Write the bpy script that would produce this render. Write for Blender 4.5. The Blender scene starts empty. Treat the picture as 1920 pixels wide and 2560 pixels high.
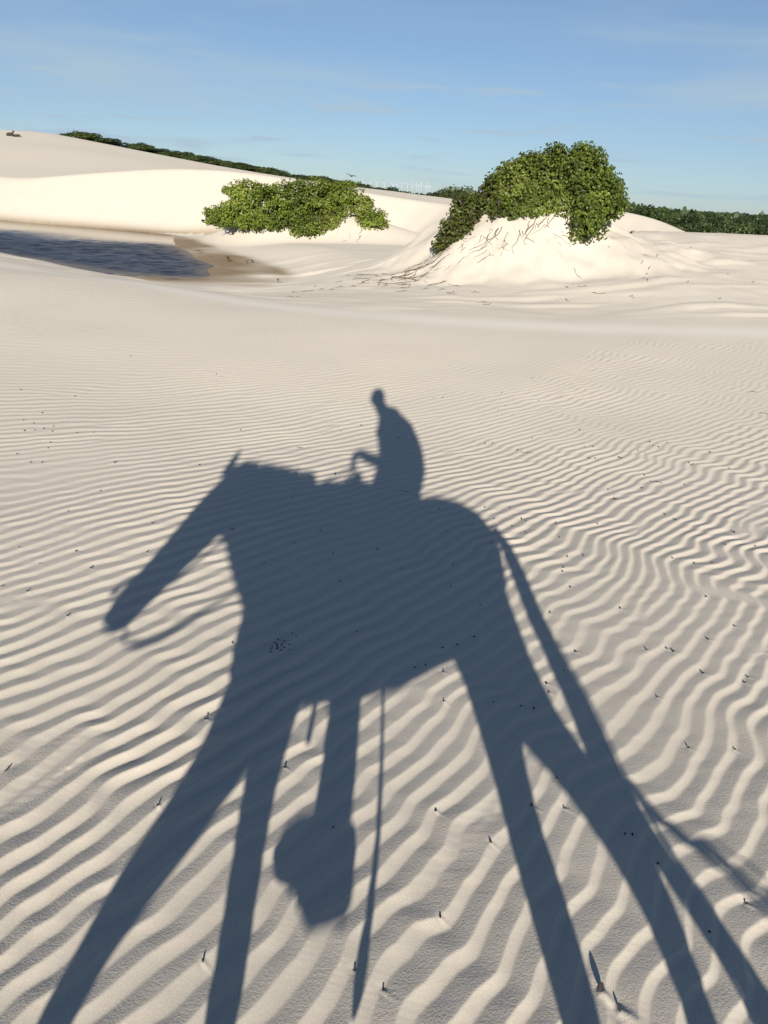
import bpy, bmesh, math, random, time
T0 = time.time()
import numpy as np
from mathutils import Vector, Matrix

R = math.radians
scene = bpy.context.scene
COL = scene.collection

# ------------------------------------------------------------------ camera
PITCH, ROLL, CAM_Z = R(24.23), R(3.5), 2.0
cam_data = bpy.data.cameras.new('camera')
cam_data.sensor_fit = 'HORIZONTAL'
cam_data.sensor_width = 36.0
cam_data.lens = 36.0 * 1775.0 / 1920.0
cam_data.clip_start = 0.02
cam_data.clip_end = 60000.0
cam = bpy.data.objects.new('camera', cam_data)
COL.objects.link(cam)
_r = Vector((1, 0, 0))
_f = Vector((0, math.cos(PITCH), -math.sin(PITCH)))
_u = Vector((0, math.sin(PITCH), math.cos(PITCH)))
_c, _s = math.cos(ROLL), math.sin(ROLL)
CX, CY, CZ = _r * _c + _u * _s, _u * _c - _r * _s, -_f
cam.matrix_world = Matrix(((CX.x, CY.x, CZ.x, 0), (CX.y, CY.y, CZ.y, 0), (CX.z, CY.z, CZ.z, CAM_Z), (0, 0, 0, 1)))
scene.camera = cam

# ------------------------------------------------------------------ sky and sun
SUN_EL = 16.75
world = bpy.data.worlds.new('World')
scene.world = world
world.use_nodes = True
wn, wl = world.node_tree.nodes, world.node_tree.links
wn.clear()
w_out = wn.new('ShaderNodeOutputWorld')
w_bg = wn.new('ShaderNodeBackground')
w_bg.inputs['Strength'].default_value = 0.068
w_sky = wn.new('ShaderNodeTexSky')
w_sky.sky_type = 'NISHITA'
w_sky.sun_disc = False
w_sky.sun_elevation = R(SUN_EL)
w_sky.sun_rotation = R(180)
w_sky.altitude = 0
w_sky.air_density = 0.75
w_sky.dust_density = 0.22
w_sky.ozone_density = 3.6
# thin streaky cloud low over the horizon, laid out on the sky's own direction
w_tc = wn.new('ShaderNodeTexCoord')
w_sep = wn.new('ShaderNodeSeparateXYZ'); wl.new(w_tc.outputs['Generated'], w_sep.inputs[0])
w_az = wn.new('ShaderNodeMath'); w_az.operation = 'ARCTAN2'
wl.new(w_sep.outputs['X'], w_az.inputs[0]); wl.new(w_sep.outputs['Y'], w_az.inputs[1])
w_cmb = wn.new('ShaderNodeCombineXYZ')
wl.new(w_az.outputs[0], w_cmb.inputs[0]); wl.new(w_sep.outputs['Z'], w_cmb.inputs[1])
def cloud_layer(scale_az, scale_el, seed, lo, hi, detail=5.0, dist=0.3):
    mp = wn.new('ShaderNodeMapping'); mp.inputs['Scale'].default_value = (scale_az, scale_el, 1)
    mp.inputs['Location'].default_value = (seed, seed * 0.37, seed * 0.7)
    wl.new(w_cmb.outputs[0], mp.inputs[0])
    nz = wn.new('ShaderNodeTexNoise'); nz.inputs['Scale'].default_value = 1.0
    nz.inputs['Detail'].default_value = detail; nz.inputs['Distortion'].default_value = dist
    wl.new(mp.outputs[0], nz.inputs['Vector'])
    mr = wn.new('ShaderNodeMapRange'); mr.interpolation_type = 'SMOOTHSTEP'
    mr.inputs['From Min'].default_value = lo; mr.inputs['From Max'].default_value = hi
    wl.new(nz.outputs['Fac'], mr.inputs['Value'])
    return mr.outputs['Result']
def w_math(op, a, b):
    m = wn.new('ShaderNodeMath'); m.operation = op
    for i, v in enumerate((a, b)):
        if isinstance(v, (int, float)): m.inputs[i].default_value = v
        else: wl.new(v, m.inputs[i])
    return m.outputs[0]
def w_band(z0, z1, z2, z3):
    a = wn.new('ShaderNodeMapRange'); a.interpolation_type = 'SMOOTHSTEP'
    a.inputs['From Min'].default_value = z0; a.inputs['From Max'].default_value = z1
    wl.new(w_sep.outputs['Z'], a.inputs['Value'])
    b = wn.new('ShaderNodeMapRange'); b.interpolation_type = 'SMOOTHSTEP'
    b.inputs['From Min'].default_value = z2; b.inputs['From Max'].default_value = z3
    b.inputs['To Min'].default_value = 1; b.inputs['To Max'].default_value = 0
    wl.new(w_sep.outputs['Z'], b.inputs['Value'])
    return w_math('MULTIPLY', a.outputs['Result'], b.outputs['Result'])
c1 = w_math('MULTIPLY', w_math('MULTIPLY', cloud_layer(7, 80, 3.1, 0.52, 0.74), w_band(0.005, 0.03, 0.09, 0.16)), 0.75)
c2 = w_math('MULTIPLY', w_math('MULTIPLY', cloud_layer(2.2, 17, 11.7, 0.45, 0.8), w_band(0.02, 0.08, 0.25, 0.5)), 0.55)
c3 = w_math('MULTIPLY', cloud_layer(2.0, 7, 27.3, 0.4, 0.85, 6.0, 1.2), 0.20)
w_sum = w_math('MINIMUM', w_math('ADD', w_math('ADD', w_math('ADD', c1, c2), c3), w_math('MULTIPLY', w_band(-1.0, -0.9, 0.06, 0.42), 0.34)), 0.85)   # a thin low haze plus the streaks
w_mix = wn.new('ShaderNodeMixRGB')
w_mix.inputs['Color2'].default_value = (4.5, 5.9, 7.1, 1)
wl.new(w_sum, w_mix.inputs['Fac']); wl.new(w_sky.outputs[0], w_mix.inputs['Color1'])
wl.new(w_mix.outputs[0], w_bg.inputs['Color'])
wl.new(w_bg.outputs[0], w_out.inputs['Surface'])

sun_data = bpy.data.lights.new('sun', 'SUN')
sun_data.energy = 5.0
sun_data.angle = R(0.53)
sun_data.color = (1.0, 0.925, 0.82)
sun = bpy.data.objects.new('sun', sun_data)
sun.rotation_euler = (R(90 - SUN_EL), 0, 0)
COL.objects.link(sun)

scene.view_settings.view_transform = 'Standard'
scene.view_settings.look = 'None'
scene.view_settings.gamma = 1.0
scene.view_settings.use_curve_mapping = False
scene.view_settings.exposure = 0.45

# ------------------------------------------------------------------ helpers
def put(o, parent=None):
    COL.objects.link(o)
    if parent is not None:
        o.parent = parent
    return o

def tag(o, label=None, cat=None, group=None, kind=None):
    if label: o['label'] = label
    if cat: o['category'] = cat
    if group: o['group'] = group
    if kind: o['kind'] = kind
    return o

def empty(name, loc=(0, 0, 0)):
    o = bpy.data.objects.new(name, None)
    o.location = loc
    o.empty_display_size = 0.1
    return put(o)

def mesh_obj(name, verts, faces, mat, parent=None, smooth=False, shift=None):
    me = bpy.data.meshes.new(name)
    v = np.asarray(verts, dtype=np.float64)
    if shift is not None:
        v = v - np.asarray(shift)
    me.from_pydata(v.tolist(), [], [list(f) for f in faces])
    if smooth:
        me.polygons.foreach_set('use_smooth', np.ones(len(me.polygons), dtype=bool))
    if mat: me.materials.append(mat)
    me.update()
    return put(bpy.data.objects.new(name, me), parent)

def fast_mesh(name, verts, quads, mat, smooth=False):
    """big quad meshes straight from numpy arrays"""
    me = bpy.data.meshes.new(name)
    n, m = len(verts), len(quads)
    me.vertices.add(n)
    me.vertices.foreach_set('co', np.ascontiguousarray(verts, dtype=np.float32).ravel())
    me.loops.add(m * 4)
    me.loops.foreach_set('vertex_index', np.ascontiguousarray(quads, dtype=np.int32).ravel())
    me.polygons.add(m)
    me.polygons.foreach_set('loop_start', np.arange(0, m * 4, 4, dtype=np.int32))
    if smooth:
        me.polygons.foreach_set('use_smooth', np.ones(m, dtype=bool))
    me.update(calc_edges=True)
    if mat: me.materials.append(mat)
    return me

def material(name):
    m = bpy.data.materials.new(name)
    m.use_nodes = True
    nt = m.node_tree
    return m, nt.nodes, nt.links, nt.nodes['Principled BSDF']

def plain(name, col, rough=0.7, vary=0.25, scale=30.0, bump=0.0, spec=0.3):
    m, n, l, b = material(name)
    tc = n.new('ShaderNodeTexCoord')
    nz = n.new('ShaderNodeTexNoise'); nz.inputs['Scale'].default_value = scale; nz.inputs['Detail'].default_value = 4
    l.new(tc.outputs['Object'], nz.inputs['Vector'])
    mx = n.new('ShaderNodeMixRGB')
    mx.inputs['Color1'].default_value = (*[c * (1 - vary) for c in col], 1)
    mx.inputs['Color2'].default_value = (*[min(1, c * (1 + vary)) for c in col], 1)
    l.new(nz.outputs['Fac'], mx.inputs['Fac'])
    l.new(mx.outputs[0], b.inputs['Base Color'])
    b.inputs['Roughness'].default_value = rough
    b.inputs['Specular IOR Level'].default_value = spec
    if bump:
        bp = n.new('ShaderNodeBump'); bp.inputs['Distance'].default_value = bump; bp.inputs['Strength'].default_value = 1
        l.new(nz.outputs['Fac'], bp.inputs['Height']); l.new(bp.outputs[0], b.inputs['Normal'])
    return m

def tube(path, radii, n=8, cap=True):
    """ring tube along a 3-D path; radii are r or (r_in_plane, r_across)"""
    P = [Vector(p) for p in path]
    vs, fs = [], []
    side = None
    for i, p in enumerate(P):
        t = (P[min(i + 1, len(P) - 1)] - P[max(i - 1, 0)]).normalized()
        ref = Vector((0, 1, 0)) if side is None else side
        if abs(t.dot(ref)) > 0.95:
            ref = Vector((1, 0, 0)) if side is None else side
        s = (ref - t * t.dot(ref)).normalized()
        side = s if side is not None else s
        u = t.cross(s)
        r = radii[i] if isinstance(radii, (list, tuple)) else radii
        ru, rs = r if isinstance(r, (list, tuple)) else (r, r)
        for k in range(n):
            a = 2 * math.pi * k / n
            vs.append(tuple(p + u * (ru * math.sin(a)) + s * (rs * math.cos(a))))
    for i in range(len(P) - 1):
        for k in range(n):
            a, b = i * n + k, i * n + (k + 1) % n
            fs.append((a, b, b + n, a + n))
    if cap:
        fs.append(tuple(range(n - 1, -1, -1)))
        fs.append(tuple(range((len(P) - 1) * n, len(P) * n)))
    return vs, fs

def merge(parts):
    V, F, o = [], [], 0
    for v, f in parts:
        V += list(v); F += [tuple(i + o for i in q) for q in f]; o += len(v)
    return V, F

def ellipsoid(c, r, nu=16, nv=10):
    vs, fs = [], []
    for j in range(nv + 1):
        b = math.pi * j / nv
        for i in range(nu):
            a = 2 * math.pi * i / nu
            vs.append((c[0] + r[0] * math.sin(b) * math.cos(a), c[1] + r[1] * math.sin(b) * math.sin(a), c[2] + r[2] * math.cos(b)))
    for j in range(nv):
        for i in range(nu):
            a, b2 = j * nu + i, j * nu + (i + 1) % nu
            fs.append((a, a + nu, b2 + nu, b2))
    return vs, fs

# ------------------------------------------------------------------ survey of the place (metres; camera stands over the origin)
BASE_POINTS = [(-8.29,15.41,0.28),(-4.97,14.15,0.19),(-2.09,12.83,0.08),(0.35,12.29,0.07),(3.54,12.51,0.11),(6.35,12.48,0.23),(-1.89,18.91,-0.08),(-1.5,15.13,-0.03),(-4.89,16.91,-0.27),(-3.79,16.78,-0.29),(-3.04,17.34,-0.24),(-2.59,18.82,-0.18),(-2.28,15.23,-0.1),(-2.4,23.88,-0.06),(-0.2,25.0,-0.02),(-0.35,37.0,-0.14),(-4.48,27.64,-0.0),(-7.2,32.2,-0.3),(1.97,33.94,-0.03),(7.8,15.66,0.36),(8.93,18.23,0.63),(10.42,21.62,0.99),(12.47,26.18,1.33),(10.0,26.69,1.28),(7.67,19.76,0.85),(6.41,16.18,0.5),(6.17,19.66,0.94),(5.38,17.91,0.61),(7.05,21.37,1.06),(4.27,15.42,0.14),(2.38,15.62,0.04),(1.56,17.93,0.12),(0.46,18.79,0.07),(7.81,25.32,1.28)]
DUNE_POINTS = [(-22.97,44.07,1.47),(-19.63,43.8,1.84),(-13.41,43.27,2.54),(-9.58,43.35,2.57),(-6.0,43.49,2.35),(-1.96,46.06,1.87),(1.97,41.45,1.66),(5.33,38.84,1.64),(10.5,37.46,1.75),(11.49,34.86,1.54),(11.81,31.56,1.22),(-47.84,93.47,6.15),(-43.37,95.63,6.2),(-36.83,92.97,5.22),(-29.01,90.46,4.27),(-18.55,83.98,3.23),(-8.15,79.58,2.58),(1.3,76.99,1.95),(5.67,73.78,1.72)]
TOE_LINE = [(-27.34,44.05),(-21.68,40.93),(-16.26,39.92),(-11.64,38.36),(-9.01,38.25),(-5.17,39.26),(-0.42,42.5),(1.96,38.25),(6.1,35.99),(9.52,33.68),(11.23,29.75),(12.2,27.95)]
POND_SHORE = [(-17.07,25.85),(-13.26,24.71),(-11.52,23.61),(-9.88,22.49),(-8.46,21.67),(-7.26,21.34),(-6.2,21.32),(-5.53,21.82),(-5.59,22.44),(-6.11,23.68),(-6.13,24.92),(-6.76,26.25),(-7.78,27.9),(-8.2,29.14),(-10.08,33.57),(-11.54,38.03),(-15.39,40.02),(-18.91,41.41),(-22.07,41.68),(-30.11,46.28)]
WET_EDGE = [(-16.55,25.05),(-12.72,23.69),(-9.4,21.38),(-6.79,19.93),(-5.24,19.67),(-3.83,19.98),(-3.4,21.31),(-3.71,23.73),(-5.11,26.79),(-7.23,30.19),(-10.51,36.55),(-11.51,37.94),(-15.36,39.95),(-22.05,41.65),(-30.13,46.32)]
LIP_LINE = [(-8.29,15.41),(-4.97,14.15),(-2.09,12.83),(0.35,12.29),(3.54,12.51),(6.35,12.48)]
RIGHT_BUSH = [(1.17,19.77,0.85,0.29,0.24),(1.43,19.95,1.16,0.36,0.34),(1.7,20.33,1.56,0.41,0.39),(2.41,20.86,1.93,0.45,0.47),(2.97,21.09,2.22,0.75,0.72),(3.81,21.06,2.41,0.89,0.84),(4.51,20.72,2.61,0.73,0.71),(4.9,20.42,2.24,0.7,0.72),(3.71,20.06,1.85,0.79,0.41),(2.89,20.09,1.71,0.51,0.29),(4.6,19.46,1.56,0.49,0.58),(5.38,20.3,2.1,0.29,0.43),(4.0,20.92,2.99,0.41,0.27),(4.63,20.69,3.05,0.34,0.24),(4.46,19.09,1.22,0.3,0.23),(3.42,21.23,2.7,0.5,0.42)]
LEFT_BUSH = [(-7.58,33.14,0.72,0.64,0.48),(-6.79,33.31,1.38,0.84,0.76),(-6.22,33.43,1.05,1.17,0.81),(-5.04,33.62,1.26,1.25,0.93),(-3.85,33.78,1.51,1.17,0.85),(-2.79,34.39,1.79,0.82,0.49),(-1.87,33.95,1.34,0.57,0.45),(-1.21,33.58,0.82,0.61,0.37),(-4.03,32.85,0.41,0.72,0.44),(-4.57,33.19,0.64,0.96,0.52),(-3.4,33.83,1.16,0.53,0.41),(-6.14,32.93,0.51,1.2,0.24)]
SEEDS = [(-3.244,6.001),(-3.123,5.942),(-3.194,6.247),(-3.098,5.725),(-3.029,5.758),(-2.978,5.815),(-2.928,5.893),(-2.873,5.75),(-2.656,5.729),(-2.531,5.787),(-2.769,5.477),(-2.716,5.329),(-2.891,5.169),(-2.704,5.007),(-2.617,5.008),(-1.987,4.532),(-1.461,4.021),(-1.367,3.648),(-2.106,3.623),(-1.905,3.456),(-1.98,3.196),(-1.822,3.146),(-1.528,2.941),(-3.173,8.547),(-3.702,6.891),(-3.155,6.859),(-1.457,5.161),(-1.766,3.615),(-1.604,3.427),(-2.05,4.166),(-2.091,5.085),(-1.96,8.019),(-2.031,8.092),(-1.345,6.163),(-0.442,6.311),(-0.272,6.538),(-0.4,4.079),(-0.293,3.777),(-0.675,3.62),(-0.222,3.475),(-0.539,3.892),(-0.024,3.867),(-0.391,5.117),(-0.655,4.608),(-0.095,2.985),(0.476,7.671),(0.571,7.694),(1.264,8.011),(1.73,8.742),(1.95,8.019),(1.141,7.327),(1.232,7.465),(1.652,7.799),(1.584,6.731),(1.347,6.429),(1.883,6.77),(0.884,6.181),(0.953,6.228),(1.163,6.071),(1.775,5.936),(1.828,5.946),(1.809,6.259),(1.883,6.253),(2.334,6.162),(2.479,6.489),(2.479,6.386),(2.526,6.361),(2.288,6.218),(2.071,5.978),(2.059,6.006),(2.656,6.523),(2.653,5.944),(2.685,5.92),(2.652,5.885),(2.977,6.301),(2.977,5.867),(2.147,5.574),(2.033,5.273),(2.419,5.411),(1.744,5.202),(2.04,4.758),(2.078,4.643),(1.486,4.499),(1.19,4.467),(0.98,4.452),(0.959,4.51),(0.872,4.362),(0.948,4.25),(0.757,4.45),(1.166,4.228),(0.905,4.69),(0.716,4.674),(0.388,4.583),(0.594,4.322),(0.424,4.208),(0.127,4.862),(0.161,4.867),(0.093,6.209),(0.701,4.064),(0.433,3.756),(0.128,3.66),(0.399,3.478),(0.55,3.299),(0.487,2.996),(1.157,3.946),(1.264,3.976),(1.099,3.789),(1.084,3.753),(1.089,3.562),(0.919,3.267),(1.321,3.357),(1.836,4.022),(1.957,3.973),(2.08,3.992),(2.274,4.267),(2.428,4.483),(2.483,4.285),(1.899,3.241),(1.695,3.105),(1.86,3.537),(-0.685,2.825),(-0.677,2.281),(-0.725,1.822),(-0.43,1.287),(-0.005,1.291),(0.078,1.241),(-0.109,1.77),(-0.317,2.042),(0.238,2.741),(0.321,2.883),(0.186,2.721),(0.401,2.926),(0.317,2.699),(0.308,2.487),(0.977,2.922),(1.344,2.966),(1.451,2.993),(1.474,2.964),(1.56,2.801),(1.698,3.09),(1.769,2.795),(1.732,2.748),(1.276,2.6),(0.787,2.59),(0.886,2.756),(0.792,2.657),(0.528,2.5),(0.645,2.49),(0.7,2.47),(1.301,2.282),(1.494,2.292),(0.721,1.931),(0.601,1.932),(0.723,2.076),(0.251,1.881),(0.433,1.753),(0.911,1.83),(0.935,1.82),(0.985,1.708),(0.246,1.464),(1.228,1.58),(1.067,1.47)]
PELLETS = [(-0.476,2.884),(-0.495,2.856),(-0.479,2.849),(-0.447,2.873),(-0.44,2.858),(-0.448,2.835),(-0.532,2.833),(-0.492,2.816),(-0.492,2.796),(-0.499,2.782),(-0.492,2.757),(-0.473,2.823),(-0.467,2.809),(-0.451,2.816),(-0.468,2.787),(-0.451,2.784),(-0.444,2.792),(-0.437,2.804),(-0.463,2.796),(-0.411,2.836),(-0.405,2.804),(-0.413,2.931),(-0.393,2.902)]
DRY_LEAVES = [(0.687,1.268),(0.727,1.222)]
TWIGS = [(-0.757,5.771),(-0.943,3.999),(1.236,6.003),(2.198,5.425),(1.741,4.992),(4.409,8.632),(4.152,7.744),(-1.323,1.96)]
LEFT_SKIRT = [(-14.03,-50.72),(-13.57,-51.45),(-12.91,-52.02),(-12.18,-51.42),(-11.41,-51.34),(-10.56,-50.08),(-9.72,-49.91),(-8.87,-50.86),(-8.12,-53.57),(-7.5,-58.67),(-6.87,-60.39),(-6.12,-54.06),(-5.5,-47.86),(-5.03,-41.8)]
FARTOPS = [(-27.08,42.31),(-26.56,41.69),(-22.58,39.13),(-21.73,36.86),(-20.73,32.78),(-19.71,31.09),(-18.67,28.37),(-17.77,26.42),(-16.25,21.59),(-14.68,19.21),(-13.1,16.27),(-11.48,14.83),(-10.5,16.89),(-9.84,19.66),(-8.86,15.42),(-7.53,12.0),(-6.52,13.53),(-5.85,12.07),(-4.5,11.27),(-3.66,11.03),(-2.47,8.97),(-1.09,3.84),(0.28,1.38),(1.98,1.41),(2.98,6.71),(3.97,11.97),(4.97,12.93),(5.67,8.23),(15.88,2.76),(16.5,3.38),(17.16,-0.13),(18.7,0.41),(19.92,-0.38),(21.13,-1.16),(22.3,-0.43),(23.44,0.79),(24.58,1.0),(26.24,1.31)]
TURB = [(-9.29,14.46),(-7.7,19.76),(-5.86,18.97),(-5.32,16.86),(-4.68,15.9),(-3.9,14.53),(-2.47,7.9),(-1.45,7.82),(-0.83,6.26),(-0.14,5.3),(0.26,5.7),(0.61,4.95),(0.95,4.74),(1.29,4.53),(1.63,3.78),(1.91,3.51)]
BIRD = [(-4.09,59.86,2.94)]
ANIMALS = [(-42.44,84.99,5.61),(-41.88,85.27,5.62)]
SEEDLING = [(6.98,23.49,1.28)]
WEEDS = [(-6.04,26.32,-0.17),(-5.29,25.97,-0.18),(-5.16,26.3,-0.15),(-3.35,20.73,-0.04),(-3.08,20.98,-0.03)]

# ------------------------------------------------------------------ height field
def noise_tile(seed, n, step, lx, ly, ang=0.0, cplx=False):
    """gaussian noise, unit variance, on a periodic tile; lx/ly correlation lengths along/across ang"""
    rg = np.random.default_rng(seed)
    k = np.fft.fftfreq(n, step) * 2 * np.pi
    kx, ky = np.meshgrid(k, k, indexing='ij')
    ca, sa = math.cos(ang), math.sin(ang)
    ka, kb = kx * ca + ky * sa, -kx * sa + ky * ca
    filt = np.exp(-0.25 * ((ka * lx) ** 2 + (kb * ly) ** 2))
    w = rg.standard_normal((n, n)) + 1j * rg.standard_normal((n, n))
    z = np.fft.ifft2(np.fft.fft2(w) * filt)
    if cplx:
        return z / np.sqrt((abs(z) ** 2).mean())
    z = z.real
    return (z - z.mean()) / z.std()

def sample(tile, step, x, y):
    n = tile.shape[0]
    fx, fy = x / step, y / step
    ix, iy = np.floor(fx).astype(np.int64), np.floor(fy).astype(np.int64)
    tx, ty = fx - ix, fy - iy
    tx, ty = tx * tx * (3 - 2 * tx), ty * ty * (3 - 2 * ty)
    a, b, c, d = ix % n, (ix + 1) % n, iy % n, (iy + 1) % n
    return (tile[a, c] * (1 - tx) + tile[b, c] * tx) * (1 - ty) + (tile[a, d] * (1 - tx) + tile[b, d] * tx) * ty

def sstep(a, b, x):
    t = np.clip((x - a) / (b - a), 0, 1)
    return t * t * (3 - 2 * t)

def tps_fit(pts, lam):
    p = np.array(pts); n = len(p)
    d = np.hypot(p[:, None, 0] - p[None, :, 0], p[:, None, 1] - p[None, :, 1])
    K = np.where(d > 0, d * d * np.log(d + 1e-9), 0) + lam * np.eye(n)
    Pm = np.c_[np.ones(n), p[:, 0], p[:, 1]]
    A = np.block([[K, Pm], [Pm.T, np.zeros((3, 3))]])
    return p, np.linalg.solve(A, np.r_[p[:, 2], np.zeros(3)])

def tps_eval(fit, x, y):
    p, w = fit
    out = w[-3] + w[-2] * x + w[-1] * y
    for i in range(len(p)):
        d2 = (x - p[i, 0]) ** 2 + (y - p[i, 1]) ** 2
        out = out + w[i] * 0.5 * d2 * np.log(d2 + 1e-9)
    return out

def seg_dist(x, y, line, closed=False):
    """unsigned distance to a polyline and which side (+ = left of its direction)"""
    L = list(line) + ([line[0]] if closed else [])
    best = np.full(x.shape, 1e9); side = np.zeros(x.shape)
    for (ax, ay), (bx, by) in zip(L[:-1], L[1:]):
        ex, ey = bx - ax, by - ay
        t = np.clip(((x - ax) * ex + (y - ay) * ey) / (ex * ex + ey * ey), 0, 1)
        d = np.hypot(x - ax - t * ex, y - ay - t * ey)
        m = d < best
        best = np.where(m, d, best)
        side = np.where(m, np.sign(ex * (y - ay) - ey * (x - ax)), side)
    return best, side

def inside(x, y, poly):
    c = np.zeros(x.shape, bool)
    n = len(poly)
    for i in range(n):
        (ax, ay), (bx, by) = poly[i], poly[(i + 1) % n]
        if ay == by: continue
        hit = ((ay > y) != (by > y)) & (x < (bx - ax) * (y - ay) / (by - ay) + ax)
        c ^= hit
    return c

def chaikin(line, k=2, closed=False):
    for _ in range(k):
        q = []
        n = len(line)
        if not closed: q.append(line[0])
        for i in range(n if closed else n - 1):
            a, b = line[i], line[(i + 1) % n]
            q += [(a[0] * .75 + b[0] * .25, a[1] * .75 + b[1] * .25), (a[0] * .25 + b[0] * .75, a[1] * .25 + b[1] * .75)]
        if not closed: q.append(line[-1])
        line = q
    return line

TOE = chaikin(TOE_LINE, 2)
POND = chaikin(POND_SHORE, 1, True)
WET = chaikin(WET_EDGE, 2, True)
LIP = chaikin([(-26, 22)] + LIP_LINE + [(14, 12.0), (30, 10.0)], 2)
WATER_Z = -0.58

flat = [(x, y, 0.0) for x in (-9, -6, -3, 0, 3, 6, 9) for y in (-9, -5, -1, 2, 5, 8)]
ring = [(-30, 8, .5), (-20, 16, .5), (20, 6, .5), (30, 10, .6), (-30, -20, 0), (0, -25, 0), (30, -20, 0), (20, 24, 1.5), (16, 32, -.4), (24, 36, -1.0),
        (-16, 60, -1.2), (0, 62, -1.3), (14, 50, -1.5), (-40, 60, -1), (-45, 30, -.2), (30, 60, -1.8), (60, 40, -1.5), (0, 120, -2), (80, 100, -2.2), (-80, 100, -2), (-80, 0, 0), (80, 0, 0), (0, -90, 0), (12, 33, -.7), (-2.0, 45, -.5), (3, 44, -.5)]
BASE_FIT = tps_fit(BASE_POINTS + flat + ring, 0.6)
back = [(-60, 130, 4.5), (-40, 130, 3.6), (-20, 130, 1.6), (5, 120, .2), (-70, 70, 4.0), (-40, 50, 2.6), (14, 60, .2), (15, 38, .6), (14.5, 33, 0.2), (22, 45, -1.5), (30, 80, -2.0)]
DUNE_FIT = tps_fit(DUNE_POINTS + back, 0.5)

N_MED = noise_tile(5, 512, 0.25, 2.2, 2.2)
N_BIG = noise_tile(6, 512, 0.6, 9.0, 9.0)
N_SML = noise_tile(8, 1024, 0.04, 0.30, 0.30)
N_TONG = noise_tile(9, 1024, 0.05, 0.9, 0.22, R(12))

def toe_z(x):
    return np.interp(x, [-11.6, -8.5, -5.2, -0.4, 2.2, 6.5, 10], [-.61, -.36, -.10, -.12, -.05, 0.0, 0.0])

def terrain(x, y):
    r = np.hypot(x, y)
    z = np.full(x.shape, -2.6)
    near = r < 262
    z[near] = tps_eval(BASE_FIT, x[near], y[near])
    z = z + 0.03 * sample(N_BIG, .6, x, y) * sstep(9, 16, r)
    # sandy mounds that the two bushes have gathered
    d = np.hypot((x - 3.85) / 1.03, (y - 21.9)) * (1 + 0.10 * sstep(19.5, 22.5, y))
    a = np.arctan2(x - 3.85, 21.9 - y)
    d = d + 0.22 * np.sin(a * 5 + 1) * sstep(1.5, 3.5, d) + 0.12 * np.sin(a * 11) * sstep(1.5, 3.5, d)
    z = z + 1.50 * (1 - sstep(1.3, 4.9, d)) * (1 - 0.62 * sstep(3.9, 5.4, x)) * (1 - 0.6 * sstep(5.2, 7.0, x))
    z = z + 0.055 * sample(N_SML, .04, a * 2.2, d * 0.22) * sstep(1.4, 2.2, d) * (1 - sstep(4.4, 5.4, d)) + (0.026 * sample(N_SML, .04, x * .8, y * .8) + 0.016 * sample(N_SML, .04, x * 2.3, y * 1.1)) * (1 - sstep(4.0, 5.6, d))
    d2 = np.hypot((x + 4.9) / 2.6, (y - 34.8))
    z = z + 1.25 * (1 - sstep(0.5, 3.4, d2))
    # the big dune: its gentle back and the slip face that runs down to the pond
    td, ts = np.full(x.shape, 99.0), np.full(x.shape, -1.0)
    m = (r > 24) & near & (y > 5)
    td[m], ts[m] = seg_dist(x[m], y[m], TOE)
    up = ts > 0
    xu, yu = x[up], y[up]
    slip = toe_z(xu) + 0.60 * td[up]
    dune = tps_eval(DUNE_FIT, xu, yu) + 0.22 * sample(N_BIG, .6, xu, yu) * sstep(48, 66, r[up]) * (1 - sstep(78, 95, r[up]))
    k = 0.16
    h = np.clip(0.5 + 0.5 * (dune - slip) / k, 0, 1)
    face = dune * (1 - h) + slip * h - k * h * (1 - h)
    z[up] = np.maximum(z[up], face)
    # pond bowl
    wet = np.zeros(x.shape)
    m = (x < 2) & (y > 10) & (r < 80)
    if m.any():
        xm, ym, zm, tsm = x[m], y[m], z[m], ts[m]
        pd, _ = seg_dist(xm, ym, POND, True)
        sd = np.where(inside(xm, ym, POND), -pd, pd)
        sd = sd + 0.07 * sample(N_MED, .25, xm * 2, ym * 2) * (tsm < 0)
        wd, _ = seg_dist(xm, ym, WET, True)
        win = inside(xm, ym, WET)
        shore = WATER_Z + np.where(sd < 0, 0.09 * sd, 0.024 * sd + 0.006)
        out_w = np.where(win, 0.0, wd)
        w = (1 - sstep(0.0, 3.0, out_w)) * (tsm < 0)
        zm = zm * (1 - w) + np.minimum(shore, 0.3) * w
        zm = np.where((sd < 0) & (tsm < 0), np.minimum(zm, WATER_Z + 0.09 * sd), zm)
        wt = np.where(win | (sd < 0), 1.0, np.exp(-(out_w / 0.35) ** 2))
        wt = wt * np.clip(1.05 - 0.20 * np.maximum(sd, 0) ** 1.15 + 0.22 * sample(N_MED, .25, xm * 3, ym * 3), 0, 1)
        wt = np.where(tsm > 0, np.exp(-(td[m] / 0.45) ** 2) * (xm < -9.0) * 0.75, wt)
        z[m] = zm; wet[m] = wt
    # far plain
    f = sstep(120, 260, r)
    z = z * (1 - f) + (-2.6) * f
    return z, wet, ts, td

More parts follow.
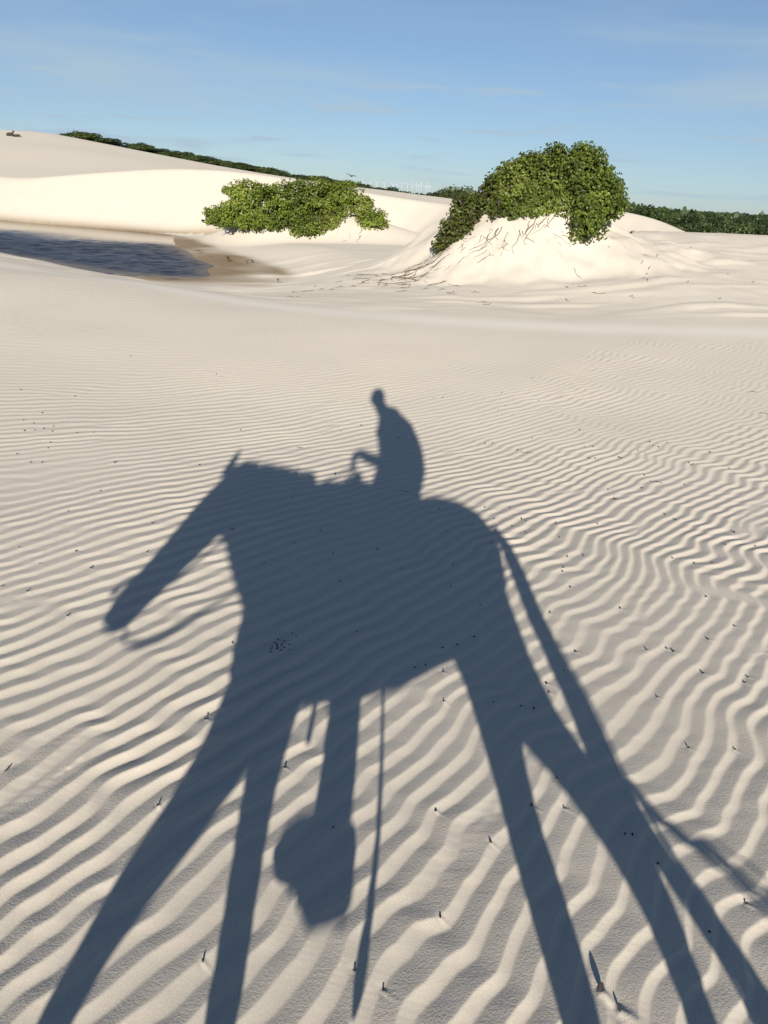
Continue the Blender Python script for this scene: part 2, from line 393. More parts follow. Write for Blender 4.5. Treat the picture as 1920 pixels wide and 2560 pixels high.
# wind ripples: a smooth phase plus a complex noise whose vortices make the forks
RIP, RIP_H = 0.101, 0.0122
def crest_az(x, y):
    left = 1 - sstep(-3.4, 0.8, x)
    far = sstep(2.5, 9.0, y)
    a = 30 + 15 * left + 25 * left * sstep(1.5, 4.5, y) + 26 * far * (0.35 + 0.65 * (1 - sstep(0.0, 5.0, x)))
    return np.clip(a, 24, 80)
def fit_phase():
    gx, gy = np.meshgrid(np.linspace(-7, 7, 29), np.linspace(-1, 15, 33))
    gx, gy = gx.ravel(), gy.ravel()
    m = np.abs(gx) < 2.2 + 0.62 * np.maximum(gy, 0)
    gx, gy = gx[m], gy[m]
    az = np.radians(crest_az(gx, gy) + 90)
    k = 2 * np.pi / RIP
    kx, ky = k * np.sin(az), k * np.cos(az)
    ex = [(i, j) for i in range(6) for j in range(6) if 0 < i + j <= 5]
    s = 8.0
    X, Y = gx / s, gy / s
    dx = np.stack([i * X ** max(i - 1, 0) * Y ** j / s if i else 0 * X for i, j in ex], 1)
    dy = np.stack([j * X ** i * Y ** max(j - 1, 0) / s if j else 0 * X for i, j in ex], 1)
    wgt = 1 / (1 + 0.25 * np.hypot(gx, gy))
    A = np.r_[dx * wgt[:, None], dy * wgt[:, None]]
    c = np.linalg.lstsq(A, np.r_[kx * wgt, ky * wgt], rcond=None)[0]
    return ex, c, s
PH_EX, PH_C, PH_S = fit_phase()
Z_FORK = noise_tile(21, 1024, 0.04, 0.50, 0.25, R(48), True)
N_ZIG = noise_tile(22, 1024, 0.02, 0.15, 0.42, R(52))
N_FINE = noise_tile(26, 1024, 0.01, 0.055, 0.10, R(50))
N_WAVE = noise_tile(23, 1024, 0.04, 0.42, 0.5, R(48))
N_AMP = noise_tile(24, 1024, 0.04, 0.8, 0.4, R(48))

def ripples(x, y):
    X, Y = np.clip(x, -12, 12) / PH_S, np.clip(y, -4, 17) / PH_S
    ph = np.zeros(x.shape)
    for (i, j), c in zip(PH_EX, PH_C):
        ph = ph + c * X ** i * Y ** j
    right = sstep(-1.0, 2.0, x - 0.1 * y)
    zz = sample(Z_FORK.real, .04, x, y) + 1j * sample(Z_FORK.imag, .04, x, y)
    ph = ph + np.angle(zz) + (1.55 + .2 * right) * sample(N_WAVE, .04, x, y)
    zig = sample(N_ZIG, .02, x, y)
    ph = ph + (0.70 + 1.1 * right) * zig + 1.4 * right * np.sqrt((zig + 0.2) ** 2 + 0.35) + (0.36 + .15 * right) * sample(N_FINE, .01, x, y)
    t = (ph / (2 * np.pi)) % 1.0
    # long windward slope, sharp brink, short lee that eases into the trough
    cpos = np.clip(0.61 + 0.05 * sample(N_AMP, .04, x + 7, y + 3), 0.48, 0.72)
    up = t / cpos
    dn = (t - cpos) / (1 - cpos)
    stoss = 1 - (1 - np.clip(up, 0, 1)) ** 1.2
    lee = (1 - np.clip(dn, 0, 1)) ** 1.5
    prof = np.where(t < cpos, stoss, lee)
    amp = np.clip(np.abs(zz) / 0.28, 0.45, 1) * np.clip(1 + 0.26 * sample(N_AMP, .04, x, y), 0.62, 1.5)
    return prof, amp, np.where(t < cpos, 0.15 + 0.85 * sstep(0.0, 0.3, up) * (1 - 0.5 * np.clip(up, 0, 1) ** 4), 0.15 + 0.5 * sstep(0.75, 1.0, dn)) * np.clip(amp, 0.3, 1)

def ground_z(x, y, fade=1.0):
    """the finished surface"""
    x = np.asarray(x, float); y = np.asarray(y, float)
    z, wet, ts, td = terrain(x, y)
    r = np.hypot(x, y)
    before = np.where(r < 8, 5.0, -30.0)
    m = (r >= 8) & (r < 45)
    ld, ls = seg_dist(x[m], y[m], LIP)
    before[m] = np.where(ls < 0, ld, -ld)
    H = RIP_H * np.interp(crest_az(x, y), [30, 46, 60, 76], [1.04, 1.10, 0.96, 0.86]) * np.interp(r, [1.2, 2.0, 3.6, 6.0, 12.0], [1.26, 1.12, 0.80, 0.68, 0.75]) * sstep(-0.2, 1.6, before) * fade
    m = H > 0
    prof, amp, gm = ripples(x[m], y[m])
    grain = np.full(x.shape, 0.55); grain[m] = 0.55 + (gm - 0.55) * np.clip(H[m] / (0.5 * RIP_H), 0, 1)
    z[m] += H[m] * amp * (prof - 0.45)
    # little sand tongues and scuffs on the flat beyond the brink, and slow undulation of the near field
    m = r < 40
    xm, ym = x[m], y[m]
    basin = sstep(0.2, 1.5, -before[m]) * (1 - sstep(24, 32, r[m])) * (1 - wet[m]) * (ts[m] < 0)
    z[m] += basin * (0.026 * np.maximum(sample(N_TONG, .05, xm, ym) - 0.4, 0) + 0.007 * sample(N_SML, .04, xm, ym))
    z[m] += (0.004 * sample(N_SML, .04, xm * 0.5, ym * 0.5) + 0.016 * sample(N_SML, .04, xm * 0.16, ym * 0.22) * sstep(2, 5, r[m])) * (1 - wet[m]) * (ts[m] < 0)
    if len(x) > 5000:
        near = np.nonzero(r < 5.0)[0]
        xn, yn = x[near], y[near]
        for sx, sy, s in TAILS:
            m = near[(np.abs(xn - sx) < 0.12) & (np.abs(yn - sy) < 0.12)]
            if len(m):
                u = (x[m] - sx) * WX + (y[m] - sy) * WY
                v = -(x[m] - sx) * WY + (y[m] - sy) * WX
                lee = np.exp(-(v / (0.006 * s)) ** 2) * np.where(u > 0, np.exp(-(u / (0.022 * s))), np.exp(-(u / (0.006 * s)) ** 2))
                pit = np.exp(-((u + 0.006 * s) / (0.012 * s)) ** 2 - (v / (0.014 * s)) ** 2)
                z[m] += 0.0038 * s * lee - 0.002 * s * pit
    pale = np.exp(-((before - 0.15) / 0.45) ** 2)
    return z, wet, pale, before, grain

WX, WY = math.sin(R(128)), math.cos(R(128))
TAILS = [(sx, sy, 1.0) for sx, sy in SEEDS if math.hypot(sx, sy) < 4.6] + [(sx, sy, 2.2) for sx, sy in DRY_LEAVES]

SURF = {}
def look(x, y):
    """surface height read back from the sand sheet"""
    x = np.atleast_1d(np.asarray(x, float)); y = np.atleast_1d(np.asarray(y, float))
    r = np.hypot(x, y); a = np.degrees(np.arctan2(x, y))
    a = np.where(a < -85, a + 360, a)
    rr, aa, zz = SURF['r'], SURF['a'], SURF['z']
    fi = np.interp(r, rr, np.arange(len(rr))); fj = np.interp(a, aa, np.arange(len(aa)))
    i = np.minimum(fi.astype(int), len(rr) - 2); j = np.minimum(fj.astype(int), len(aa) - 2)
    u, v = fi - i, fj - j
    return (zz[i, j] * (1 - v) + zz[i, j + 1] * v) * (1 - u) + (zz[i + 1, j] * (1 - v) + zz[i + 1, j + 1] * v) * u
def gz(x, y):
    return float(look(x, y)[0])

# ------------------------------------------------------------------ sand
def sand_material():
    m, n, l, b = material('pale dune sand')
    tc = n.new('ShaderNodeTexCoord')
    at = n.new('ShaderNodeAttribute'); at.attribute_name = 'surface'
    sp = n.new('ShaderNodeSeparateColor'); l.new(at.outputs['Color'], sp.inputs[0])
    n1 = n.new('ShaderNodeTexNoise'); n1.inputs['Scale'].default_value = 0.7; n1.inputs['Detail'].default_value = 6
    n2 = n.new('ShaderNodeTexNoise'); n2.inputs['Scale'].default_value = 330; n2.inputs['Detail'].default_value = 3
    n3 = n.new('ShaderNodeTexNoise'); n3.inputs['Scale'].default_value = 130; n3.inputs['Detail'].default_value = 3
    for q in (n1, n2, n3): l.new(tc.outputs['Object'], q.inputs['Vector'])
    c0 = n.new('ShaderNodeMixRGB'); c0.inputs['Color1'].default_value = (0.585, 0.53, 0.44, 1); c0.inputs['Color2'].default_value = (0.645, 0.585, 0.495, 1)
    l.new(n1.outputs['Fac'], c0.inputs['Fac'])
    # grains: a few darker and lighter ones
    rg = n.new('ShaderNodeMapRange'); rg.inputs['From Min'].default_value = 0.3; rg.inputs['From Max'].default_value = 0.7
    rg.inputs['To Min'].default_value = 0.86; rg.inputs['To Max'].default_value = 1.10
    l.new(n2.outputs['Fac'], rg.inputs['Value'])
    c1 = n.new('ShaderNodeMixRGB'); c1.blend_type = 'MULTIPLY'; c1.inputs['Fac'].default_value = 1
    l.new(c0.outputs[0], c1.inputs['Color1']); l.new(rg.outputs[0], c1.inputs['Color2'])
    # paler colour in a band along the brink
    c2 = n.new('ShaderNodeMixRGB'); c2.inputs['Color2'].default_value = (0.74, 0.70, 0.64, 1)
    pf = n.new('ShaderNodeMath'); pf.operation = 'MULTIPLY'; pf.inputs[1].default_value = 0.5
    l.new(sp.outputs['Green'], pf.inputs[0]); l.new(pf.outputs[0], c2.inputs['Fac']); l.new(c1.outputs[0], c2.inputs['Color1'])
    # wet margin of the pond
    wn1 = n.new('ShaderNodeTexNoise'); wn1.inputs['Scale'].default_value = 0.9; wn1.inputs['Detail'].default_value = 5
    l.new(tc.outputs['Object'], wn1.inputs['Vector'])
    wc = n.new('ShaderNodeMixRGB'); wc.inputs['Color1'].default_value = (0.19, 0.135, 0.075, 1); wc.inputs['Color2'].default_value = (0.32, 0.24, 0.14, 1)
    l.new(wn1.outputs['Fac'], wc.inputs['Fac'])
    c3 = n.new('ShaderNodeMixRGB'); l.new(sp.outputs['Red'], c3.inputs['Fac']); l.new(c2.outputs[0], c3.inputs['Color1']); l.new(wc.outputs[0], c3.inputs['Color2'])
    l.new(c3.outputs[0], b.inputs['Base Color'])
    rr = n.new('ShaderNodeMapRange'); rr.inputs['To Min'].default_value = 0.95; rr.inputs['To Max'].default_value = 0.55
    l.new(sp.outputs['Red'], rr.inputs['Value']); l.new(rr.outputs[0], b.inputs['Roughness'])
    b.inputs['Specular IOR Level'].default_value = 0.12
    b.inputs['Diffuse Roughness'].default_value = 0.22
    # relief of the grains, and small wind ripples where the ground is too far for them to be modelled
    ad = n.new('ShaderNodeMath'); ad.operation = 'MULTIPLY_ADD'; ad.inputs[1].default_value = 1.5
    l.new(n3.outputs['Fac'], ad.inputs[0]); l.new(n2.outputs['Fac'], ad.inputs[2])
    bp = n.new('ShaderNodeBump'); bp.inputs['Distance'].default_value = 0.0013
    gr = n.new('ShaderNodeAttribute'); gr.attribute_name = 'grain'; l.new(gr.outputs['Fac'], bp.inputs['Strength'])
    l.new(ad.outputs[0], bp.inputs['Height'])
    mp = n.new('ShaderNodeMapping'); mp.inputs['Rotation'].default_value = (0, 0, R(-6)); l.new(tc.outputs['Object'], mp.inputs[0])
    wv = n.new('ShaderNodeTexWave'); wv.wave_type = 'BANDS'; wv.bands_direction = 'X'; wv.inputs['Scale'].default_value = 2.6
    wv.inputs['Distortion'].default_value = 5.0; wv.inputs['Detail'].default_value = 2; wv.inputs['Detail Scale'].default_value = 0.35
    l.new(mp.outputs[0], wv.inputs['Vector'])
    wm = n.new('ShaderNodeMath'); wm.operation = 'MULTIPLY'; l.new(wv.outputs['Fac'], wm.inputs[0]); l.new(sp.outputs['Blue'], wm.inputs[1])
    b2 = n.new('ShaderNodeBump'); b2.inputs['Distance'].default_value = 0.012; b2.inputs['Strength'].default_value = 1
    l.new(wm.outputs[0], b2.inputs['Height']); l.new(bp.outputs[0], b2.inputs['Normal'])
    l.new(b2.outputs[0], b.inputs['Normal'])
    return m
M_SAND = sand_material()

def radii():
    r, out = 0.02, []
    while r < 45000:
        out.append(r)
        if r < 1.0: dr = 0.03
        elif r < 2.6: dr = 0.0056
        elif r < 14: dr = max(0.0085, r * r / 2200)
        elif r < 23: dr = 0.085
        elif r < 30: dr = r * 0.0085
        elif r < 50: dr = 0.18
        elif r < 64: dr = r * 0.0105
        else: dr = r * 0.05
        r += dr
    return np.array(out)
def angles():
    a = list(np.arange(-85, -47, 0.5)) + list(np.arange(-47, 47.001, 0.133)) + list(np.arange(47.5, 85.1, 0.5))
    a += list(np.arange(88.0, 273.5, 3.0))
    return np.radians(np.array(a))
def build_sand():
    rr, aa = radii(), angles()
    nr, na = len(rr), len(aa)
    G_r, G_a = np.meshgrid(rr, aa, indexing='ij')
    x, y = (G_r * np.sin(G_a)).ravel(), (G_r * np.cos(G_a)).ravel()
    da = np.abs(np.gradient(aa))[None, :] * rr[:, None]
    fade = (1 - sstep(0.028, 0.055, da)).ravel()              # no ripples where the sheet is too coarse to carry them
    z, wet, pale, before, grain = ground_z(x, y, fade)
    SURF.update(r=rr, a=np.degrees(aa), z=z.reshape(nr, na))
    far_rip = sstep(0.5, 4, -before) * (0.45 * sstep(0.0, 3.0, x) + 0.55 * sstep(5.0, 8.5, x)) * (1 - sstep(30, 34, np.hypot(x, y)))
    verts = np.c_[x, y, z]
    i = np.arange(nr - 1)[:, None]; j = np.arange(na)[None, :]
    jn = (j + 1) % na
    q = np.stack([(i * na + j), (i * na + jn), ((i + 1) * na + jn), ((i + 1) * na + j)], -1).reshape(-1, 4)
    me = fast_mesh('sand', verts, q, M_SAND, True)
    ca = me.attributes.new('surface', 'FLOAT_COLOR', 'POINT')
    col = np.zeros((len(verts), 4), np.float32); col[:, 3] = 1
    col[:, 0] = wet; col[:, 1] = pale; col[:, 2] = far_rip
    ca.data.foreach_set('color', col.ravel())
    ga = me.attributes.new('grain', 'FLOAT', 'POINT'); ga.data.foreach_set('value', grain.astype(np.float32))
    o = put(bpy.data.objects.new('sand', me))
    o['kind'] = 'structure'
    return o
SAND = build_sand()

# ------------------------------------------------------------------ water
def water_material():
    m, n, l, b = material('pond water')
    tc = n.new('ShaderNodeTexCoord')
    b.inputs['Base Color'].default_value = (0.030, 0.040, 0.070, 1)
    b.inputs['Roughness'].default_value = 0.06
    b.inputs['IOR'].default_value = 1.333
    mp = n.new('ShaderNodeMapping'); mp.inputs['Scale'].default_value = (1.0, 0.55, 1); mp.inputs['Rotation'].default_value = (0, 0, R(25))
    l.new(tc.outputs['Object'], mp.inputs[0])
    n1 = n.new('ShaderNodeTexNoise'); n1.inputs['Scale'].default_value = 5.5; n1.inputs['Detail'].default_value = 5; n1.inputs['Roughness'].default_value = 0.6
    l.new(mp.outputs[0], n1.inputs['Vector'])
    # calm water in the lee of the slip face and a ruffled middle
    at = n.new('ShaderNodeAttribute'); at.attribute_name = 'ruffle'
    mu = n.new('ShaderNodeMath'); mu.operation = 'MULTIPLY'; l.new(n1.outputs['Fac'], mu.inputs[0]); l.new(at.outputs['Fac'], mu.inputs[1])
    bp = n.new('ShaderNodeBump'); bp.inputs['Distance'].default_value = 0.05; bp.inputs['Strength'].default_value = 1.0
    l.new(mu.outputs[0], bp.inputs['Height']); l.new(bp.outputs[0], b.inputs['Normal'])
    rr = n.new('ShaderNodeMapRange'); rr.inputs['To Min'].default_value = 0.04; rr.inputs['To Max'].default_value = 0.36; l.new(at.outputs['Fac'], rr.inputs['Value']); l.new(rr.outputs[0], b.inputs['Roughness'])
    # shallows show the sand bed
    sh = n.new('ShaderNodeAttribute'); sh.attribute_name = 'shallow'
    mx = n.new('ShaderNodeMixRGB'); mx.inputs['Color1'].default_value = (0.034, 0.036, 0.046, 1); mx.inputs['Color2'].default_value = (0.17, 0.125, 0.075, 1)
    l.new(sh.outputs['Fac'], mx.inputs['Fac']); l.new(mx.outputs[0], b.inputs['Base Color'])
    return m
def build_water():
    xs, ys = np.arange(-34, -4, 0.085), np.arange(19, 48, 0.085)
    gx, gy = np.meshgrid(xs, ys, indexing='ij')
    x, y = gx.ravel(), gy.ravel()
    pd, _ = seg_dist(x, y, POND, True)
    ins = inside(x, y, POND)
    keep = ins | (pd < 1.2)
    idx = -np.ones(len(x), int); idx[keep] = np.arange(keep.sum())
    nx, ny = len(xs), len(ys)
    i, j = np.meshgrid(np.arange(nx - 1), np.arange(ny - 1), indexing='ij')
    q = np.stack([i * ny + j, (i + 1) * ny + j, (i + 1) * ny + j + 1, i * ny + j + 1], -1).reshape(-1, 4)
    q = idx[q]; q = q[(q >= 0).all(1)]
    v = np.c_[x, y, np.full(len(x), WATER_Z)][keep]
    td, ts = seg_dist(v[:, 0], v[:, 1], TOE)
    p2, _ = seg_dist(v[:, 0], v[:, 1], POND, True)
    nz = sample(N_MED, .25, v[:, 0] * .6, v[:, 1] * .6)
    ruf = sstep(4.0, 8.5, td + 1.2 * nz) * 0.95 + 0.05
    sh = np.maximum(np.exp(-(p2 / 0.5) ** 2), 0.55 * (1 - sstep(3.0, 7.0, td + nz)))
    wa = noise_tile(31, 512, 0.05, 0.10, 0.22, R(118)); wb = noise_tile(32, 512, 0.08, 0.26, 0.5, R(125))
    v[:, 2] += ruf * sstep(0.0, 0.5, p2) * (0.010 * sample(wa, .05, v[:, 0], v[:, 1]) + 0.004 * sample(wb, .08, v[:, 0], v[:, 1]))
    me = fast_mesh('pond_water', v, q, water_material(), True)
    for nm, val in (('ruffle', ruf), ('shallow', sh)):
        a = me.attributes.new(nm, 'FLOAT', 'POINT'); a.data.foreach_set('value', val.astype(np.float32))
    o = put(bpy.data.objects.new('pond_water', me)); o['kind'] = 'structure'
build_water()
# the sea, a thin blue line behind the plain
def sea():
    m, n, l, b = material('sea water'); b.inputs['Base Color'].default_value = (0.035, 0.075, 0.12, 1); b.inputs['Roughness'].default_value = 0.35
    tc = n.new('ShaderNodeTexCoord'); nz = n.new('ShaderNodeTexNoise'); nz.inputs['Scale'].default_value = 0.02
    l.new(tc.outputs['Object'], nz.inputs['Vector']); bp = n.new('ShaderNodeBump'); bp.inputs['Distance'].default_value = 3
    l.new(nz.outputs['Fac'], bp.inputs['Height']); l.new(bp.outputs[0], b.inputs['Normal'])
    k = 60; vs = []
    for rr in (2500, 44000):
        for i in range(k + 1):
            a = R(-60 + 120 * i / k); vs.append((rr * math.sin(a), rr * math.cos(a), -1.9))
    o = mesh_obj('sea', vs, [(i, i + 1, k + 2 + i, k + 1 + i) for i in range(k)], m); o.data.flip_normals(); o['kind'] = 'structure'
sea()

# ------------------------------------------------------------------ foliage
def leaf_material(name, greens, dead, trans=0.35, vary=0.0):
    m, n, l, b = material(name)
    out = n['Material Output']
    at = n.new('ShaderNodeAttribute'); at.attribute_name = 'tone'
    sp = n.new('ShaderNodeSeparateColor'); l.new(at.outputs['Color'], sp.inputs[0])
    r1 = n.new('ShaderNodeValToRGB')
    r1.color_ramp.elements[0].color = (*greens[0], 1); r1.color_ramp.elements[1].color = (*greens[-1], 1)
    for i, g in enumerate(greens[1:-1]):
        e = r1.color_ramp.elements.new((i + 1) / (len(greens) - 1)); e.color = (*g, 1)
    l.new(sp.outputs['Red'], r1.inputs['Fac'])
    mx = n.new('ShaderNodeMixRGB'); mx.inputs['Color2'].default_value = (*dead, 1)
    l.new(sp.outputs['Green'], mx.inputs['Fac']); l.new(r1.outputs[0], mx.inputs['Color1'])
    if vary:
        oi = n.new('ShaderNodeObjectInfo')
        mr = n.new('ShaderNodeMapRange'); mr.inputs['To Min'].default_value = 1 - vary; mr.inputs['To Max'].default_value = 1 + vary
        l.new(oi.outputs['Random'], mr.inputs['Value'])
        hv = n.new('ShaderNodeHueSaturation'); l.new(mr.outputs[0], hv.inputs['Value']); l.new(mx.outputs[0], hv.inputs['Color'])
        mr2 = n.new('ShaderNodeMapRange'); mr2.inputs['To Min'].default_value = 0.53; mr2.inputs['To Max'].default_value = 0.485
        l.new(oi.outputs['Random'], mr2.inputs['Value']); l.new(mr2.outputs[0], hv.inputs['Hue'])
        mx = hv
    l.new(mx.outputs[0], b.inputs['Base Color'])
    b.inputs['Roughness'].default_value = 0.42
    b.inputs['Specular IOR Level'].default_value = 0.4
    tr = n.new('ShaderNodeBsdfTranslucent')
    hs = n.new('ShaderNodeHueSaturation'); hs.inputs['Saturation'].default_value = 1.15; hs.inputs['Value'].default_value = 1.3
    l.new(mx.outputs[0], hs.inputs['Color']); l.new(hs.outputs[0], tr.inputs['Color'])
    ms = n.new('ShaderNodeMixShader'); ms.inputs['Fac'].default_value = trans
    l.new(b.outputs[0], ms.inputs[1]); l.new(tr.outputs[0], ms.inputs[2]); l.new(ms.outputs[0], out.inputs['Surface'])
    return m

def leaf_mesh(name, centres, normals, tones, size, per, mat, rg):
    """rosettes of ovate folded leaves; every leaf is a folded quad of its own"""
    n = len(centres)
    base = np.array([(0, 0, 0), (-.40, .58, .07), (0, 1.0, -.05), (.40, .58, .07)])
    ct = np.repeat(centres, per, 0); nm = np.repeat(normals, per, 0); tn = np.repeat(tones, per, 0)
    N = len(ct)
    ax = nm + 0.35 * rg.standard_normal((N, 3)); ax /= np.linalg.norm(ax, axis=1)[:, None]
    rv = rg.standard_normal((N, 3))
    d = rv - (rv * ax).sum(1)[:, None] * ax; d /= np.linalg.norm(d, axis=1)[:, None]
    tilt = rg.uniform(0.15, 0.9, N)[:, None]
    yv = d * np.cos(tilt) + ax * np.sin(tilt)
    xv = np.cross(yv, ax); xv /= np.linalg.norm(xv, axis=1)[:, None]
    zv = np.cross(xv, yv)
    s = (size * rg.uniform(0.65, 1.25, N))[:, None]
    V = np.zeros((N, 4, 3))
    for k in range(4):
        V[:, k] = ct + s * (base[k, 0] * xv + base[k, 1] * yv + base[k, 2] * zv)
    o = np.arange(N)[:, None] * 4
    q = o + np.array([[0, 3, 2, 1]])
    me = fast_mesh(name, V.reshape(-1, 3), q, mat, False)
    at = me.attributes.new('tone', 'FLOAT_COLOR', 'POINT')
    tt = np.clip(tn + np.c_[0.14 * rg.standard_normal(N), np.zeros(N)], 0, 1)
    dead = rg.random(N) < tn[:, 1] * 0.6
    col = np.zeros((N, 4, 4), np.float32); col[..., 3] = 1
    col[..., 0] = tt[:, 0, None]; col[..., 1] = np.where(dead, rg.uniform(.5, 1, N), 0.12 * tn[:, 1])[:, None]
    at.data.foreach_set('color', col.ravel())
    return me

def blob_points(blobs, n, rg, depth=1.0, lo=0.72, hi=1.04, floor=None):
    """points in the outer shell of a union of ellipsoids (x, y, z, rx, rz)"""
    B = np.array(blobs)
    rad = np.c_[B[:, 3], (B[:, 3] + B[:, 4]) * 0.55 * depth, B[:, 4]]
    area = (rad[:, 0] * rad[:, 1] + rad[:, 0] * rad[:, 2] + rad[:, 1] * rad[:, 2])
    P, Nn = [], []
    got = 0
    while got < n:
        k = rg.choice(len(B), n, p=area / area.sum())
        d = rg.standard_normal((n, 3)); d /= np.linalg.norm(d, axis=1)[:, None]
        f = rg.uniform(lo, hi, n)
        wob = 1 + 0.10 * np.sin(d[:, 0] * 9 + k) * np.sin(d[:, 2] * 8 + 2 * k) + 0.07 * np.sin(d[:, 1] * 14 + k)
        p = B[k, :3] + d * rad[k] * (f * wob)[:, None]
        ok = np.ones(n, bool)
        for i in range(len(B)):
            q = ((p - B[i, :3]) / rad[i]); dd = np.sqrt((q * q).sum(1))
            ok &= (dd > lo * 0.97) | (k == i)
        if floor is not None:
            ok &= p[:, 2] > floor(p[:, 0], p[:, 1])
        nn = d / rad[k]; nn /= np.linalg.norm(nn, axis=1)[:, None]
        P.append(p[ok]); Nn.append(nn[ok]); got += ok.sum()
    return np.concatenate(P)[:n], np.concatenate(Nn)[:n]

def terr(x, y):
    return look(x, y)

M_LEAF_R = leaf_material('bush leaves olive', [(.028, .042, .012), (.080, .118, .021), (.14, .195, .032), (.26, .32, .06)], (.105, .078, .030))
M_LEAF_L = leaf_material('bush leaves fresh green', [(.055, .080, .015), (.135, .19, .027), (.205, .27, .038), (.31, .37, .07)], (.20, .15, .06))
M_LEAF_F = leaf_material('scrub leaves', [(.034, .050, .018), (.070, .102, .030), (.110, .152, .040), (.17, .21, .052)], (.085, .065, .04), 0.25, 0.45)
M_BARK = plain('weathered bark', (.10, .075, .055), .85, .4, 18, .006)
M_ROOT = plain('bleached dead root', (.14, .105, .07), .9, .35, 25, .004)

def tube_path_on_sand(x, y, ang, length, rg, wander=0.9, lift=0.012):
    pts = []
    n = max(6, int(length / 0.10))
    for i in range(n):
        z = float(terr(np.array([x]), np.array([y]))[0])
        bury = lift * (0.3 + 1.2 * math.sin(i * 0.9 + ang * 3))
        pts.append((x, y, z + bury))
        ang += rg.normal(0, wander) * 0.35
        x += math.cos(ang) * length / n; y += math.sin(ang) * length / n
    return pts

def bush(name, blobs, n, size, per, mat, seed, label, tone_fn, loc, depth, roots):
    rg = np.random.default_rng(seed)
    root = empty(name, loc); tag(root, label, 'bush')
    fl = lambda x, y: terr(x, y) + 0.03
    # sprays of rosettes with gaps between them, over a thinner inner layer
    ns = n // 24
    c, cn = blob_points(blobs, ns, rg, depth, 0.62, 1.03, fl)
    k = rg.integers(0, ns, n)
    sp_r = size * 1.9
    p = c[k] + np.clip(rg.standard_normal((n, 3)), -1.5, 1.5) * sp_r * np.array([1, 1, .75])
    keep = p[:, 2] > fl(p[:, 0], p[:, 1])
    p, k = p[keep], k[keep]
    nn = cn[k]
    off = p - c[k]
    nn = nn + 0.6 * off / (np.linalg.norm(off, axis=1)[:, None] + 1e-6)
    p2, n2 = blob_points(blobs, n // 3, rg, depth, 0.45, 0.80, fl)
    spray_tone_and_shade = np.r_[rg.normal(0, .20, ns)[k], np.full(len(p2), -.30)]  # random tone per spray; inner leaves darkened, shade of the gaps painted in
    p = np.concatenate([p, p2]); nn = np.concatenate([nn, n2])
    nn = nn + np.array([0, 0, 0.55]); nn /= np.linalg.norm(nn, axis=1)[:, None]
    tones = tone_fn(p, rg)
    tones[:, 0] = np.clip(tones[:, 0] + spray_tone_and_shade, 0, 1)
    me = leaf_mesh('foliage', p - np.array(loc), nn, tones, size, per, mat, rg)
    o = put(bpy.data.objects.new('foliage', me), root); o['kind'] = 'stuff'
    # limbs
    B = np.array(blobs)
    for k in range(26):
        b = B[rg.integers(len(B))]
        sx, sy = b[0] + rg.normal(0, .3), b[1] + 0.5 + rg.normal(0, .25)
        s = np.array([sx, sy, float(terr(np.array([sx]), np.array([sy]))[0]) - 0.1])
        d = rg.standard_normal(3); d /= np.linalg.norm(d)
        e = b[:3] + d * np.array([b[3], b[3], b[4]]) * 0.8
        pts = []
        bend = rg.normal(0, .22, 3)
        for t in np.linspace(0, 1, 7):
            q = s * (1 - t) + e * t + bend * math.sin(t * math.pi) + rg.normal(0, .03, 3)
            pts.append(tuple(q - np.array(loc)))
        v, f = tube(pts, [0.045 * (1 - .8 * i / 6) for i in range(7)], 6)
        mesh_obj('branch', v, f, M_BARK, root, True)
    # bare twig ends that stick out of the crown
    c, cn = blob_points(blobs, 34, rg, depth, 0.9, 0.98, fl)
    for k in range(34):
        d = cn[k] + np.array([0, 0, .6]) + rg.normal(0, .3, 3); d /= np.linalg.norm(d)
        L = rg.uniform(.15, .34)
        q0 = c[k] - np.array(loc) - d * .15
        v, f = tube([tuple(q0), tuple(q0 + d * L * .6 + rg.normal(0, .02, 3)), tuple(q0 + d * (L + .12))], [.010, .008, .004], 5)
        mesh_obj('twig', v, f, M_BARK, root, True)
    for (x, y, a, L, rad) in roots(rg):
        pts = tube_path_on_sand(x, y, a, L, rg)
        m = len(pts)
        v, f = tube([tuple(np.array(q) - np.array(loc)) for q in pts], [rad * (1 - .6 * i / m) for i in range(m)], 5)
        o = mesh_obj('root', v, f, M_ROOT, root, True)
        o['label'] = 'dry brown root lying on the sand slope'
    return root

def tone_right(p, rg):
    a = 0.50 + 0.16 * np.sin(p[:, 0] * 2.3 + 1) * np.sin(p[:, 2] * 3.1) + 0.12 * sample(N_MED, .25, p[:, 0] * 3, p[:, 2] * 3)
    a = a + 0.28 * np.exp(-((p[:, 0] - 3.3) / .8) ** 2 - ((p[:, 2] - 1.75) / .35) ** 2) + 0.10 * sstep(3.6, 5.2, p[:, 0])
    dead = np.clip(0.62 - 0.19 * (p[:, 0] - 1.6) + 0.10 * sample(N_MED, .25, p[:, 0] * 2 + 9, p[:, 2] * 2), 0.04, .75)
    a = a - 0.16 * (1 - sstep(1.6, 3.4, p[:, 0]))
    return np.c_[np.clip(a, 0, 1), dead]
def tone_left(p, rg):
    a = 0.52 + 0.17 * sample(N_MED, .25, p[:, 0] * 1.7 + 4, p[:, 2] * 2.4)
    dead = np.clip(0.05 + 0.10 * sample(N_MED, .25, p[:, 0] * 2 + 30, p[:, 2] * 2) + .5 * np.exp(-((p[:, 0] + 3.1) / .5) ** 2 - ((p[:, 2] - .9) / .4) ** 2), 0.02, .7)
    return np.c_[np.clip(a, 0, 1), dead]

